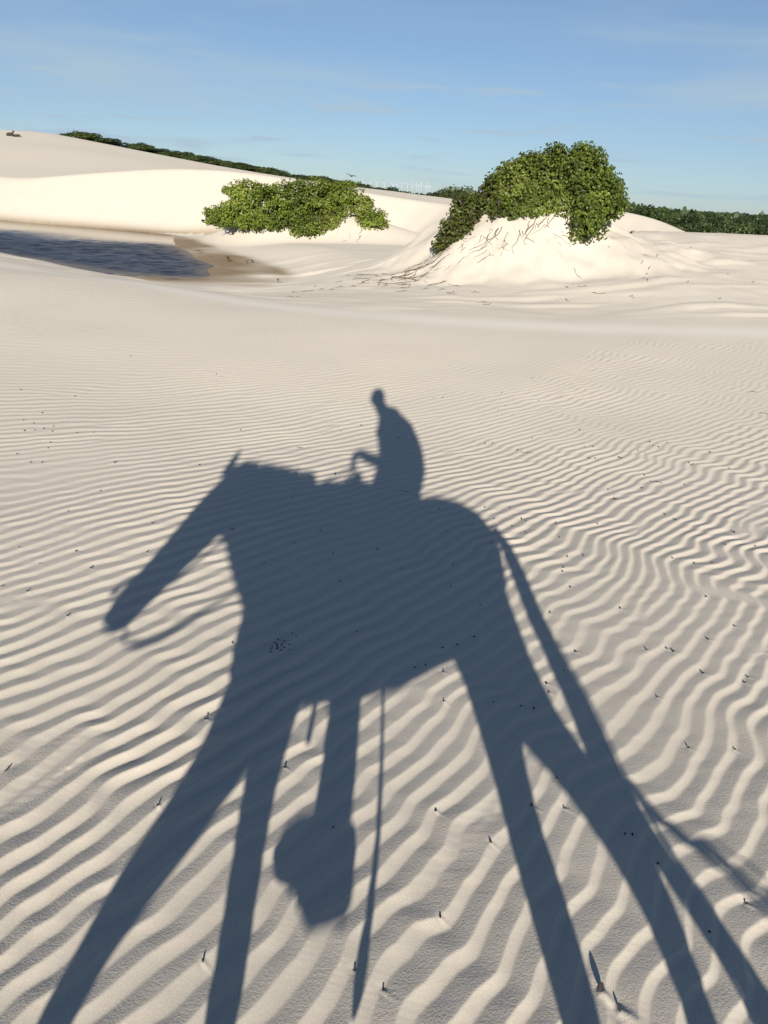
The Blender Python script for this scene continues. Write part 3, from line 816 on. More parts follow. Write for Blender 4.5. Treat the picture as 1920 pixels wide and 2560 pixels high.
def roots_right(rg):
    out = []
    for k in range(80):
        t = rg.random()
        x = 0.7 + 4.0 * t + rg.normal(0, .15)
        y = 19.75 - 0.5 * math.sin(t * 3) + rg.normal(0, .35)
        a = math.atan2(y - 21.9, x - 3.85) + rg.normal(0, .35)
        out.append((x, y, a, rg.uniform(.12, .8), rg.uniform(.004, .012)))
    for k in range(50):                                   # the bare tangle on the left shoulder
        x = rg.uniform(-.7, 1.3); y = 18.9 + .25 * x + rg.normal(0, .55)
        out.append((x, y, R(200) + rg.normal(0, .35), rg.uniform(.4, 1.5), rg.uniform(.005, .012)))
    return out
def roots_left(rg):
    return [(rg.uniform(-4.6, -1.6), 33.0 + rg.normal(0, .25), R(-90) + rg.normal(0, .5), rg.uniform(.4, 1.1), .012) for k in range(12)]

def ground_hit(az, tan):
    r = np.arange(20, 42, .05)
    x, y = r * math.sin(R(az)), r * math.cos(R(az))
    below = np.nonzero(look(x, y) > CAM_Z + r * tan)[0]
    i = below[0] if len(below) else len(r) // 2
    return x[i], y[i], float(look(x[i], y[i])[0])
# the skirt of the left bush rests on the sand
LEFT_ALL = list(LEFT_BUSH)
for az, el in LEFT_SKIRT:
    hx, hy, hz = ground_hit(az, el / 1000)
    LEFT_ALL += [(hx, hy + .15, hz + .16, .36, .26), (hx, hy + .55, hz + .42, .5, .36)]
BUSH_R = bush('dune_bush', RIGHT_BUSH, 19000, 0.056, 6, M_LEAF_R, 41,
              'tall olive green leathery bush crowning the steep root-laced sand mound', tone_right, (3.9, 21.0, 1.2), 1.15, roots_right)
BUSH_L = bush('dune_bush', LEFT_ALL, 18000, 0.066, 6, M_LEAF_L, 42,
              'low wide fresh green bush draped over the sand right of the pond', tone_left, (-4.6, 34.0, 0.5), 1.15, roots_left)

def litter():
    rg = np.random.default_rng(19)
    for k in range(46):
        x, y = (rg.uniform(-2.5, 6.0), rg.uniform(14.6, 18.2)) if k < 32 else (rg.uniform(5, 10), rg.uniform(14, 22))
        L = rg.uniform(.06, .38); a = rg.uniform(0, 6.28)
        pts = []
        for t in np.linspace(-.5, .5, 6):
            qx, qy = math.cos(a) * t * L - math.sin(a) * .3 * L * t * t, math.sin(a) * t * L + math.cos(a) * .3 * L * t * t
            pts.append((qx, qy, gz(x + qx, y + qy) + .010 + .012 * math.sin(t * 9 + k)))
        v, f = tube(pts, [.003, .005, .006, .006, .004, .002], 5)
        o = mesh_obj('dead_twig', v, f, M_ROOT, None, True); o.location = (x, y, 0)
        if k < 32: tag(o, 'bit of dead twig on the flat sand in front of the root-laced mound', 'twig', 'twig litter in front of the mound')
        else: tag(o, 'bit of dead twig on the sand of the right-hand dune', 'twig', 'twig litter on the right dune')
litter()

# ------------------------------------------------------------------ scrub beyond the dunes
def scrub_mesh(seed, tall):
    rg = np.random.default_rng(seed)
    bl = [(rg.normal(0, .42), rg.normal(0, .42), 0.45 + rg.uniform(-.1, .3), rg.uniform(.35, .6), rg.uniform(.26, .42)) for k in range(7)]
    p, nn = blob_points(bl, 1100, rg, 1.0, .6, 1.06)
    p[:, 2] = np.maximum(p[:, 2], 0.03) * tall
    nn = nn + np.array([0, 0, .5]); nn /= np.linalg.norm(nn, axis=1)[:, None]
    t = np.c_[np.clip(.45 + .22 * sample(N_MED, .25, p[:, 0] * 5 + seed, p[:, 2] * 5), 0, 1), np.full(len(p), .10 + .25 * (seed % 3 == 0))]
    return leaf_mesh('scrub_foliage', p, nn, t, 0.085, 5, M_LEAF_F, rg)
SCRUB = [scrub_mesh(60 + i, t) for i, t in enumerate((1.0, 1.15, .85, 1.05, .95, 1.1))]
def trunk_mesh():
    v, f = tube([(0, 0, -.15), (.03, 0, .25), (-.02, .03, .6)], [.05, .04, .02], 6)
    me = bpy.data.meshes.new('scrub_trunk'); me.from_pydata(v, [], f); me.materials.append(M_BARK); return me
TRUNK = trunk_mesh()
def scrub(x, y, w, h, rg, label, group=None, z=None):
    z = float(terr(np.array([x]), np.array([y]))[0]) if z is None else z
    r = empty('scrub_tree', (x, y, z - 0.05)); tag(r, label, 'shrub', group)
    c = put(bpy.data.objects.new('crown', SCRUB[rg.integers(len(SCRUB))]), r); c['kind'] = 'stuff'
    t = put(bpy.data.objects.new('trunk', TRUNK), r)
    for o in (c, t): o.scale = (w, w, h)
    c.rotation_euler = (0, 0, rg.uniform(0, 6.28))
    return r
def scrub_belts():
    rg = np.random.default_rng(77)
    az0 = np.array([p[0] for p in FARTOPS]); el0 = np.array([p[1] for p in FARTOPS]) / 1000
    gh = lambda x, y: float(look(x, y)[0])
    # tree tops that show over the dune skyline on the left and in the middle
    for k in range(142):
        az = (rg.uniform(-23.0, -12) if k < 66 else rg.uniform(-12, 0.6))
        el = np.interp(az, az0, el0)
        r = np.interp(az, [-28, -23, -12, -4, 1], [118, 112, 108, 112, 118]) + rg.uniform(-3, 14)
        x, y = r * math.sin(R(az)), r * math.cos(R(az))
        zt = 2.0 + r * el - (rg.uniform(0.35, .8) if az < -12 else rg.uniform(-.25, .35))
        h = max(1.0, zt - gh(x, y))
        w = rg.uniform(1.3, 2.0) if az < -12 else rg.uniform(1.6, 2.6)
        if az < -12: scrub(x, y, w, h * .86, rg, 'dark green shrub peeping over the skyline of the big left dune', 'shrubs on the left dune skyline')
        else: scrub(x, y, w, h * .86, rg, 'green shrub in the rounded thicket behind the dune above the left bush', 'shrubs in the thicket behind the middle dune')
    for az, r, el, w in ((2.9, 102, 6.5, 2.0), (4.2, 106, 12.5, 2.6), (5.2, 108, 12.0, 2.6), (3.5, 100, 8.5, 2.2), (2.2, 102, 2.0, 1.5), (6.0, 105, 9, 2.4)):
        x, y = r * math.sin(R(az)), r * math.cos(R(az))
        scrub(x, y, w, (2 + r * el / 1000 - gh(x, y)) * .9, rg, 'green shrub in the small clump just left of the tall bush', 'shrubs in the small clump left of the tall bush')
    # the dark wood beyond the right-hand dune
    for k in range(165):
        az = rg.uniform(13.5, 32)
        r = 44 * (420 / 44) ** (rg.random() ** 1.1)
        if az < 19.5 and r < 62: r += 32
        x, y = r * math.sin(R(az)), r * math.cos(R(az))
        zt = 1.75 - 0.6 * (r < 150) * rg.random() - rg.uniform(0, .012) * min(r, 90) - max(0, 75 - r) * .026
        if az < 18 and 75 < r < 160: zt = 2.0 + .0032 * r
        h = max(1.1, zt - gh(x, y))
        scrub(x, y, max(1.5, h * rg.uniform(.5, .9), r * .012), h * rg.uniform(.8, .92), rg, 'dark shrub in the wood stretching away beyond the right dune', 'shrubs of the wood beyond the right dune')
scrub_belts()
# what lies farther still reads as one low mass of bush
def far_wood():
    rg = np.random.default_rng(5)
    n = 5200
    az = np.radians(rg.uniform(-60, 60, n)); r = 420 * (2300 / 420) ** rg.random(n)
    x, y = r * np.sin(az), r * np.cos(az)
    p = np.c_[x, y, -2.6 + np.abs(rg.normal(0, 1.5, n)) * 0.9]
    nn = np.tile(np.array([0, -.5, .8]), (n, 1))
    t = np.c_[rg.uniform(.1, .6, n), np.full(n, .12)]
    me = leaf_mesh('far_wood', p, nn, t, 4.2, 4, M_LEAF_F, rg)
    o = put(bpy.data.objects.new('far_wood', me)); tag(o, 'low dark band of woodland along the far horizon', 'wood', kind='stuff')
far_wood()

# ------------------------------------------------------------------ wind turbines on the horizon
M_TURB = plain('haze-greyed turbine white', (.50, .55, .60), .5, .05, 3)  # white shifted to grey-blue, distance haze painted into the colour
def turbine(az, el, label):
    r = 9000.0
    x, y = r * math.sin(R(az)), r * math.cos(R(az))
    top = max(95.0, 2 + r * el / 1000 * .8)
    hub = 100.0
    t = empty('wind_turbine', (x, y, -2.6)); tag(t, label, 'turbine', 'wind turbines on the horizon')
    hub = min(top, 105) 
    v, f = tube([(0, 0, 0), (0, 0, hub * .5), (0, 0, hub)], [2.0, 1.7, 1.3], 8); mesh_obj('tower', v, f, M_TURB, t, True)
    v, f = tube([(0, 7, hub + 1), (0, 3, hub + 1.5), (0, -6, hub + 1)], [1.2, 1.8, 1.5], 8); nac = mesh_obj('nacelle', v, f, M_TURB, t, True)
    a0 = (az * 37.0) % 2.09
    for k in range(3):
        a = a0 + k * 2.0944
        d = Vector((math.sin(a), 0, math.cos(a)))
        pts = [Vector((0, -7, hub + 1)) + d * q for q in (0, 8, 25, 48)]
        v, f = tube(pts, [(1.0, .8), (1.5, .7), (1.1, .5), (.4, .2)], 6); mesh_obj('blade', v, f, M_TURB, nac, True)
rt = random.Random(3)
_tz = sorted([p[0] for p in TURB] + [-6.9, -3.0, -2.0, -.5, 1.1, 1.75])
for i, az in enumerate(_tz):
    el = np.interp(az, [p[0] for p in TURB], [p[1] for p in TURB])
    nm = 'distant white wind turbine on the horizon above the left bush' if az < -3.5 else 'distant white wind turbine in the row between the two bushes'
    turbine(az, float(el), nm)

# ------------------------------------------------------------------ bird in the sky and two animals on the far dune
M_BIRD = plain('dark feathers', (.03, .028, .026), .6)
def bird(loc, label):
    t = empty('bird', loc); tag(t, label, 'bird')
    t.rotation_euler = (R(25), R(10), R(20))
    v, f = tube([(0, -.16, 0), (0, -.10, .015), (0, 0, .02), (0, .12, .01), (0, .24, 0)], [(.01, .012), (.03, .03), (.05, .05), (.03, .04), (.008, .05)], 8)
    mesh_obj('body', v, f, M_BIRD, t, True)
    for s in (-1, 1):
        v = [(s * .03, -.06, .03), (s * .22, -.10, .13), (s * .45, .02, .10), (s * .22, .06, .11), (s * .03, .08, .03)]
        v += [(a, b, c - .012) for a, b, c in v]
        f = [(0, 1, 3, 4), (1, 2, 3), (9, 8, 6, 5), (8, 7, 6), (0, 5, 6, 1), (1, 6, 7, 2), (2, 7, 8, 3), (3, 8, 9, 4), (4, 9, 5, 0)]
        mesh_obj('wing', v, f, M_BIRD, t)
bird(BIRD[0], 'small dark bird flying in the sky above the left bush')
M_DOG = plain('dark coat', (.05, .04, .032), .8)
def lying_animal(x, y, rz, s, label, up):
    z = float(terr(np.array([x]), np.array([y]))[0])
    t = empty('resting_animal', (x, y, z)); tag(t, label, 'animal'); t.rotation_euler = (0, 0, rz); t.scale = (s, s, s)
    parts = [tube([(-.55, 0, .12), (-.42, 0, .22), (-.15, 0, .26), (.15, 0, .27), (.32, 0, .26), (.40, 0, .2)], [(.06, .08), (.16, .17), (.17, .18), (.19, .17), (.16, .14), (.08, .08)], 10)]
    hz = .55 if up else .30
    parts.append(tube([(.28, 0, .26), (.38, 0, .26 + (hz - .26) * .6), (.43, 0, hz), (.52, 0, hz - .02), (.62, 0, hz - .06)], [.12, .085, .09, .075, .04], 8))
    for q in (-1, 1):
        parts.append(tube([(.25, q * .12, .18), (.42, q * .13, .05), (.65, q * .12, .035)], [.06, .045, .03], 6))
        parts.append(tube([(-.35, q * .15, .18), (-.15, q * .2, .07), (-.38, q * .2, .03)], [.09, .05, .03], 6))
        parts.append(tube([(.42, q * .05, hz + .06), (.41, q * .09, hz + .16)], [.035, .008], 5))
    parts.append(tube([(-.52, 0, .12), (-.72, .05, .04), (-.85, .15, .03)], [.03, .025, .012], 5))
    v, f = merge(parts); mesh_obj('body', v, f, M_DOG, t, True)
lying_animal(ANIMALS[0][0], ANIMALS[0][1], R(-10), .85, 'dark animal resting with raised head on the far left dune', True)
lying_animal(ANIMALS[1][0], ANIMALS[1][1], R(15), .6, 'smaller dark animal lying low on the far left dune', False)

# ------------------------------------------------------------------ seedling and weeds
M_WEED = plain('dull weed', (.05, .055, .03), .7, .4, 20)
def weed(loc, s, n, label, seed, cat='plant'):
    rg = np.random.default_rng(seed)
    z = gz(loc[0], loc[1])
    t = empty('seedling', (loc[0], loc[1], z)); tag(t, label, cat)
    for k in range(n):
        a = rg.uniform(0, 6.28); L = s * rg.uniform(.6, 1.1); sp = rg.uniform(.25, .9)
        e = np.array([math.cos(a) * sp, math.sin(a) * sp, 1.0]) * L
        v, f = tube([(0, 0, -.02), tuple(e * .5 + rg.normal(0, .06, 3) * s), tuple(e)], [s * .03, s * .022, s * .01], 5)
        stem = mesh_obj('stem', v, f, M_BARK, t, True)
        for q in range(5):
            c = e * rg.uniform(.45, 1.0); d = rg.standard_normal(3); d[2] = abs(d[2]) * .5; d /= np.linalg.norm(d)
            w = np.cross(d, [0, 0, 1]); w /= np.linalg.norm(w) + 1e-6
            ls = s * rg.uniform(.28, .45)
            vv = [c, c + d * ls * .4 + w * ls * .28, c + d * ls, c + d * ls * .4 - w * ls * .28]
            vv += [u - np.array([0, 0, .003]) for u in vv]
            mesh_obj('leaf', vv, [(0, 1, 2, 3), (7, 6, 5, 4), (0, 4, 5, 1), (1, 5, 6, 2), (2, 6, 7, 3), (3, 7, 4, 0)], M_WEED, stem)
weed(SEEDLING[0], .20, 3, 'small dark seedling on the rippled dune right of the tall bush', 3)
weed(WEEDS[0], .20, 4, 'scraggly weed beside the wet sand, largest of the three right of the pond', 5)
weed(WEEDS[1], .15, 2, 'tiny weed on pale sand, middle one of the three right of the pond', 6)
weed(WEEDS[2], .16, 3, 'tiny weed on pale sand, nearest the left bush', 7)
weed(WEEDS[3], .13, 3, 'low weed on the pale flat beyond the tip of the wet sand', 8)

# ------------------------------------------------------------------ horse and rider (behind and below the lens; their shadow lies across the sand)
Y0 = -0.30
def blend_body(name, parts, voxel, mat, parent, smooth=6):
    """one continuous skin grown over overlapping shapes"""
    v, f = merge(parts)
    o = mesh_obj(name, v, f, None)
    m = o.modifiers.new('skin', 'REMESH'); m.mode = 'VOXEL'; m.voxel_size = voxel; m.use_smooth_shade = True
    s = o.modifiers.new('soft', 'SMOOTH'); s.iterations = smooth; s.factor = 0.5
    dg = bpy.context.evaluated_depsgraph_get(); dg.update()
    me = bpy.data.meshes.new_from_object(o.evaluated_get(dg))
    old = o.data
    o.modifiers.clear(); o.data = me; bpy.data.meshes.remove(old)
    me.materials.clear(); me.materials.append(mat)
    me.polygons.foreach_set('use_smooth', np.ones(len(me.polygons), dtype=bool))
    o.parent = parent
    return o

M_COAT = plain('bay horse coat', (.12, .055, .028), .55, .3, 12)
M_HAIR = plain('black horse hair', (.018, .014, .012), .6, .4, 60)
M_HOOF = plain('horn', (.05, .045, .04), .5)
M_TACK = plain('dark saddle leather', (.06, .032, .018), .45, .3, 25)
M_ROPE = plain('worn rope', (.30, .25, .18), .9, .3, 90)
M_SKIN = plain('skin', (.42, .25, .17), .55, .1, 40)
M_SHIRT = plain('blue cotton shirt', (.08, .13, .22), .9, .15, 40)
M_TROUS = plain('grey trousers', (.10, .10, .11), .9, .15, 40)
M_SHOE = plain('brown boots', (.07, .04, .025), .5, .2, 30)
M_PHONE = plain('black phone glass', (.01, .01, .012), .15)

def flatpath(pts, y):
    return [(p[0], y, p[1]) for p in pts]

def build_horse():
    H = empty('horse', (0, Y0, 0)); tag(H, 'horse under the rider, casting the long dark shadow on the rippled sand', 'horse')
    L = lambda x, y, z: (x, y - Y0, z)
    body = []
    st = [(-.72, 1.27, 1.03, .08), (-.66, 1.44, .93, .16), (-.58, 1.54, .86, .21), (-.47, 1.57, .82, .25), (-.33, 1.575, .81, .265), (-.1, 1.545, .825, .29), (.1, 1.505, .86, .30),
          (.25, 1.495, .91, .29), (.41, 1.52, .95, .28), (.53, 1.495, 1.0, .27), (.63, 1.445, 1.03, .235), (.70, 1.37, 1.08, .16), (.735, 1.29, 1.15, .08)]
    body.append(tube([(x, 0, (a + b) / 2) for x, a, b, w in st], [((a - b) / 2, w) for x, a, b, w in st], 24))
    body.append(tube(flatpath([(-.48, 1.24), (-.60, 1.30), (-.73, 1.36), (-.87, 1.425), (-1.0, 1.47), (-1.10, 1.50), (-1.16, 1.52)], 0),
                     [(.32, .20), (.285, .17), (.25, .14), (.20, .11), (.175, .095), (.15, .09), (.11, .08)], 20))
    body.append(tube(flatpath([(-1.12, 1.56), (-1.13, 1.47), (-1.135, 1.38), (-1.15, 1.30), (-1.195, 1.20), (-1.235, 1.11), (-1.268, 1.05), (-1.285, .99), (-1.292, .955)], 0),
                     [(.09, .07), (.115, .095), (.135, .10), (.135, .095), (.113, .08), (.098, .07), (.092, .065), (.078, .06), (.05, .045)], 20))
    body.append(ellipsoid((-.50, 0, 1.02), (.19, .19, .25)))
    for s in (-1, 1):
        body.append(tube([(-1.215, s * .05, 1.58), (-1.225, s * .065, 1.65), (-1.23, s * .07, 1.70), (-1.245, s * .07, 1.745)], [.035, .032, .022, .005], 8))
    def leg(pts, y):
        body.append(tube([(p[0], y, p[1]) for p in pts], [p[2] for p in pts], 14))
    leg([(-.47, .98, .17), (-.52, .84, .13), (-.585, .72, .085), (-.655, .635, .066), (-.715, .57, .056), (-.745, .52, .048), (-.772, .46, .045), (-.785, .40, .036), (-.81, .25, .028), (-.83, .14, .035), (-.86, .07, .031), (-.885, .045, .045)], -.13)
    leg([(-.42, .98, .17), (-.40, .82, .11), (-.39, .70, .072), (-.388, .62, .06), (-.37, .53, .05), (-.355, .46, .047), (-.345, .40, .046), (-.345, .33, .033), (-.345, .20, .028), (-.347, .12, .036), (-.37, .06, .031), (-.385, .045, .045)], .13)
    leg([(.50, 1.18, .22), (.53, 1.0, .18), (.535, .86, .135), (.535, .75, .09), (.545, .67, .07), (.56, .59, .063), (.59, .50, .062), (.612, .42, .058), (.61, .34, .04), (.60, .20, .031), (.60, .12, .038), (.575, .06, .033), (.56, .045, .046)], .13)
    leg([(.50, 1.18, .21), (.56, 1.02, .19), (.665, .90, .115), (.745, .815, .076), (.82, .75, .066), (.89, .68, .062), (.94, .60, .058), (.945, .52, .045), (.935, .40, .036), (.93, .22, .031), (.935, .13, .038), (.915, .065, .033), (.90, .045, .046)], -.13)
    blend_body('body', body, 0.014, M_COAT, H)
    for x, y in ((-.895, -.13), (-.392, .13), (.552, .13), (.89, -.13)):
        g = 0.0
        v, f = tube([(x - .022, y, g - .012), (x - .008, y, g + .035), (x + .01, y, g + .075)], [(.060, .056), (.053, .050), (.040, .038)], 14)
        mesh_obj('hoof', v, f, M_HOOF, H, True)
    tl = [(.735, 1.385, .022), (.785, 1.30, .036), (.81, 1.20, .044), (.822, 1.12, .044), (.835, 1.05, .044), (.855, .995, .042), (.88, .915, .046), (.905, .85, .050), (.92, .77, .052), (.94, .70, .046), (.995, .625, .032), (1.04, .57, .030), (1.08, .51, .032), (1.105, .455, .034), (1.13, .36, .028), (1.15, .27, .008)]
    strands = [tube([(a, 0, b) for a, b, c in tl[:11]], [(c, c * .8) for a, b, c in tl[:11]], 12)]
    rg = np.random.default_rng(9)
    for k in range(90):
        o = rg.normal(0, .5, 2); i0 = rg.integers(3, 9); i1 = rg.integers(12, 16)
        P = [(tl[i][0] + o[0] * tl[i][2] + (.012 * (i - 8) * rg.random() if i > 9 else 0), o[1] * tl[i][2], tl[i][1]) for i in range(i0, i1)]
        strands.append(tube(P, .0035, 4))
    for k in range(9):                                   # hairs blown out behind
        q = rg.normal(0, .013, 2)
        P = [(.94, 0, .74), (.99 + q[0], q[1], .715), (1.05 + q[0], q[1], .665), (1.12 + q[0], q[1], .64), (1.20, 2 * q[1], .62 + q[0]), (1.26, 2 * q[1], .59 + 2 * q[0]), (1.34, 3 * q[1], .56 + 2 * q[0])]
        strands.append(tube(P, .003, 4))
    v, f = merge(strands); t = mesh_obj('tail', v, f, M_HAIR, H, True)
    top = [(-1.20, 1.62), (-1.12, 1.655), (-1.03, 1.645), (-.84, 1.635), (-.67, 1.615), (-.56, 1.605)]
    mane = []
    for k in range(130):
        u = rg.random() * (len(top) - 1); i = int(u); w = u - i
        x, z = top[i][0] * (1 - w) + top[min(i + 1, 5)][0] * w, top[i][1] * (1 - w) + top[min(i + 1, 5)][1] * w
        h = rg.uniform(.006, .022)
        mane.append(tube([(x, 0, z - .05), (x + .01, -.01, z + h), (x + .035, -.05, z - .02), (x + .03, -.09, z - .14)], [.010, .008, .007, .002], 4))
    v, f = merge(mane); mesh_obj('mane', v, f, M_HAIR, H, True)
    br = []
    for s in (-1, 1):
        br.append(tube([(-1.16, s * .10, 1.50), (-1.20, s * .10, 1.30), (-1.235, s * .085, 1.08)], .009, 6))
        br.append(tube([(-1.235, s * .085, 1.075), (-1.225, s * .088, 1.04), (-1.235, s * .085, 1.0)], .022, 8))
    ring = [(-1.285 + .115 * math.cos(a), .082 * math.sin(a), 1.105 + .045 * math.cos(a)) for a in np.linspace(0, 2 * math.pi, 20)]
    br.append(tube(ring, .010, 6))
    v, f = merge(br); mesh_obj('bridle', v, f, M_TACK, H, True)
    v, f = tube([(-.26, .05, 1.66), (-.5, .10, 1.52), (-.72, .17, 1.38), (-.90, .14, 1.27), (-1.02, .10, 1.18), (-1.11, .09, 1.08), (-1.22, .09, 1.03)], .009, 6); mesh_obj('rein', v, f, M_ROPE, H, True)
    v, f = tube([(-.26, -.05, 1.66), (-.52, -.17, 1.42), (-.68, -.20, 1.20), (-.79, -.14, 1.11), (-.87, -.10, 1.055), (-.95, -.08, 1.005), (-1.03, -.08, .965), (-1.10, -.08, .945), (-1.18, -.08, .95), (-1.24, -.08, 1.0)],
                [.007, .007, .007, .008, .010, .012, .013, .012, .008, .007], 8); mesh_obj('rein', v, f, M_ROPE, H, True)
    return H
HORSE = build_horse()

def build_saddle():
    S = empty('saddle', (0, Y0, 1.5)); tag(S, 'leather saddle strapped on the horse under the rider', 'saddle')
    L = lambda p: (p[0], p[1], p[2] - 1.5)
    V, F = [], []
    xs = np.linspace(-.30, .26, 15); ths = np.linspace(-1.25, 1.25, 17)
    zt = np.interp(xs, [-.33, -.1, .1, .25, .3], [1.575, 1.545, 1.505, 1.495, 1.50]); zb = np.interp(xs, [-.33, -.1, .1, .26], [.81, .825, .86, .91]); ww = np.interp(xs, [-.33, -.1, .1, .26], [.265, .29, .30, .29])
    for lay in (.008, .028):
        for i, x in enumerate(xs):
            a = (zt[i] - zb[i]) / 2; c = (zt[i] + zb[i]) / 2
            for t in ths:
                V.append(L((x, (ww[i] + lay) * math.sin(t), c + (a + lay) * math.cos(t))))
    n, m = len(xs), len(ths)
    for lay in (0, 1):
        for i in range(n - 1):
            for j in range(m - 1):
                q = [lay * n * m + i * m + j, lay * n * m + (i + 1) * m + j, lay * n * m + (i + 1) * m + j + 1, lay * n * m + i * m + j + 1]
                F.append(q if lay else q[::-1])
    for i in range(n - 1):
        for j in (0, m - 1): F.append((i * m + j, (i + 1) * m + j, n * m + (i + 1) * m + j, n * m + i * m + j))
    for j in range(m - 1):
        for i in (0, n - 1): F.append((i * m + j, i * m + j + 1, n * m + i * m + j + 1, n * m + i * m + j))
    mesh_obj('pad', V, F, M_TACK, S, True)
    v, f = tube([L(p) for p in ((-.26, 0, 1.58), (-.22, 0, 1.62), (-.19, 0, 1.605))], [(.03, .06), (.03, .07), (.02, .05)], 10); mesh_obj('pommel', v, f, M_TACK, S, True)
    for s, zf, x in ((1, .50, -.17), (-1, .68, -.13)):
        v, f = tube([L((x + .05, s * .31, 1.25)), L((x + .02, s * .335, .9)), L((x, s * .34, zf + .13))], [(.016, .006)] * 3, 6); st = mesh_obj('stirrup_strap', v, f, M_TACK, S, True)
        rg_ = [L((x + .005 * math.cos(a), s * .34 + .062 * math.sin(a), zf + .05 + .075 * math.cos(a))) for a in np.linspace(0, 2 * math.pi, 18)]
        v, f = tube(rg_, .010, 6); mesh_obj('stirrup', v, f, M_HOOF, S, True)
    v, f = tube([L((-.235, .30, .95)), L((-.24, .285, .80)), L((-.245, .275, .66))], [(.012, .004)] * 3, 6); mesh_obj('girth_strap', v, f, M_TACK, S, True)
    return S
build_saddle()
def build_rope():
    y = Y0 + .31
    P = [(.03, y - .06, 1.32), (.05, y, 1.0), (.045, y, .74), (.05, y, .62), (.047, y, .52), (.03, y, .44), (.018, y, .40), (.008, y, .375), (0, y, .355)]
    v, f = tube([(a - .03, b - y, c - 1.3) for a, b, c in P], [.007, .007, .007, .008, .009, .012, .016, .014, .005], 8)
    r = mesh_obj('hanging_rope', v, f, M_ROPE, None, True); r.location = (.03, y, 1.3)
    tag(r, 'knotted rope hanging from the saddle', 'rope')
build_rope()

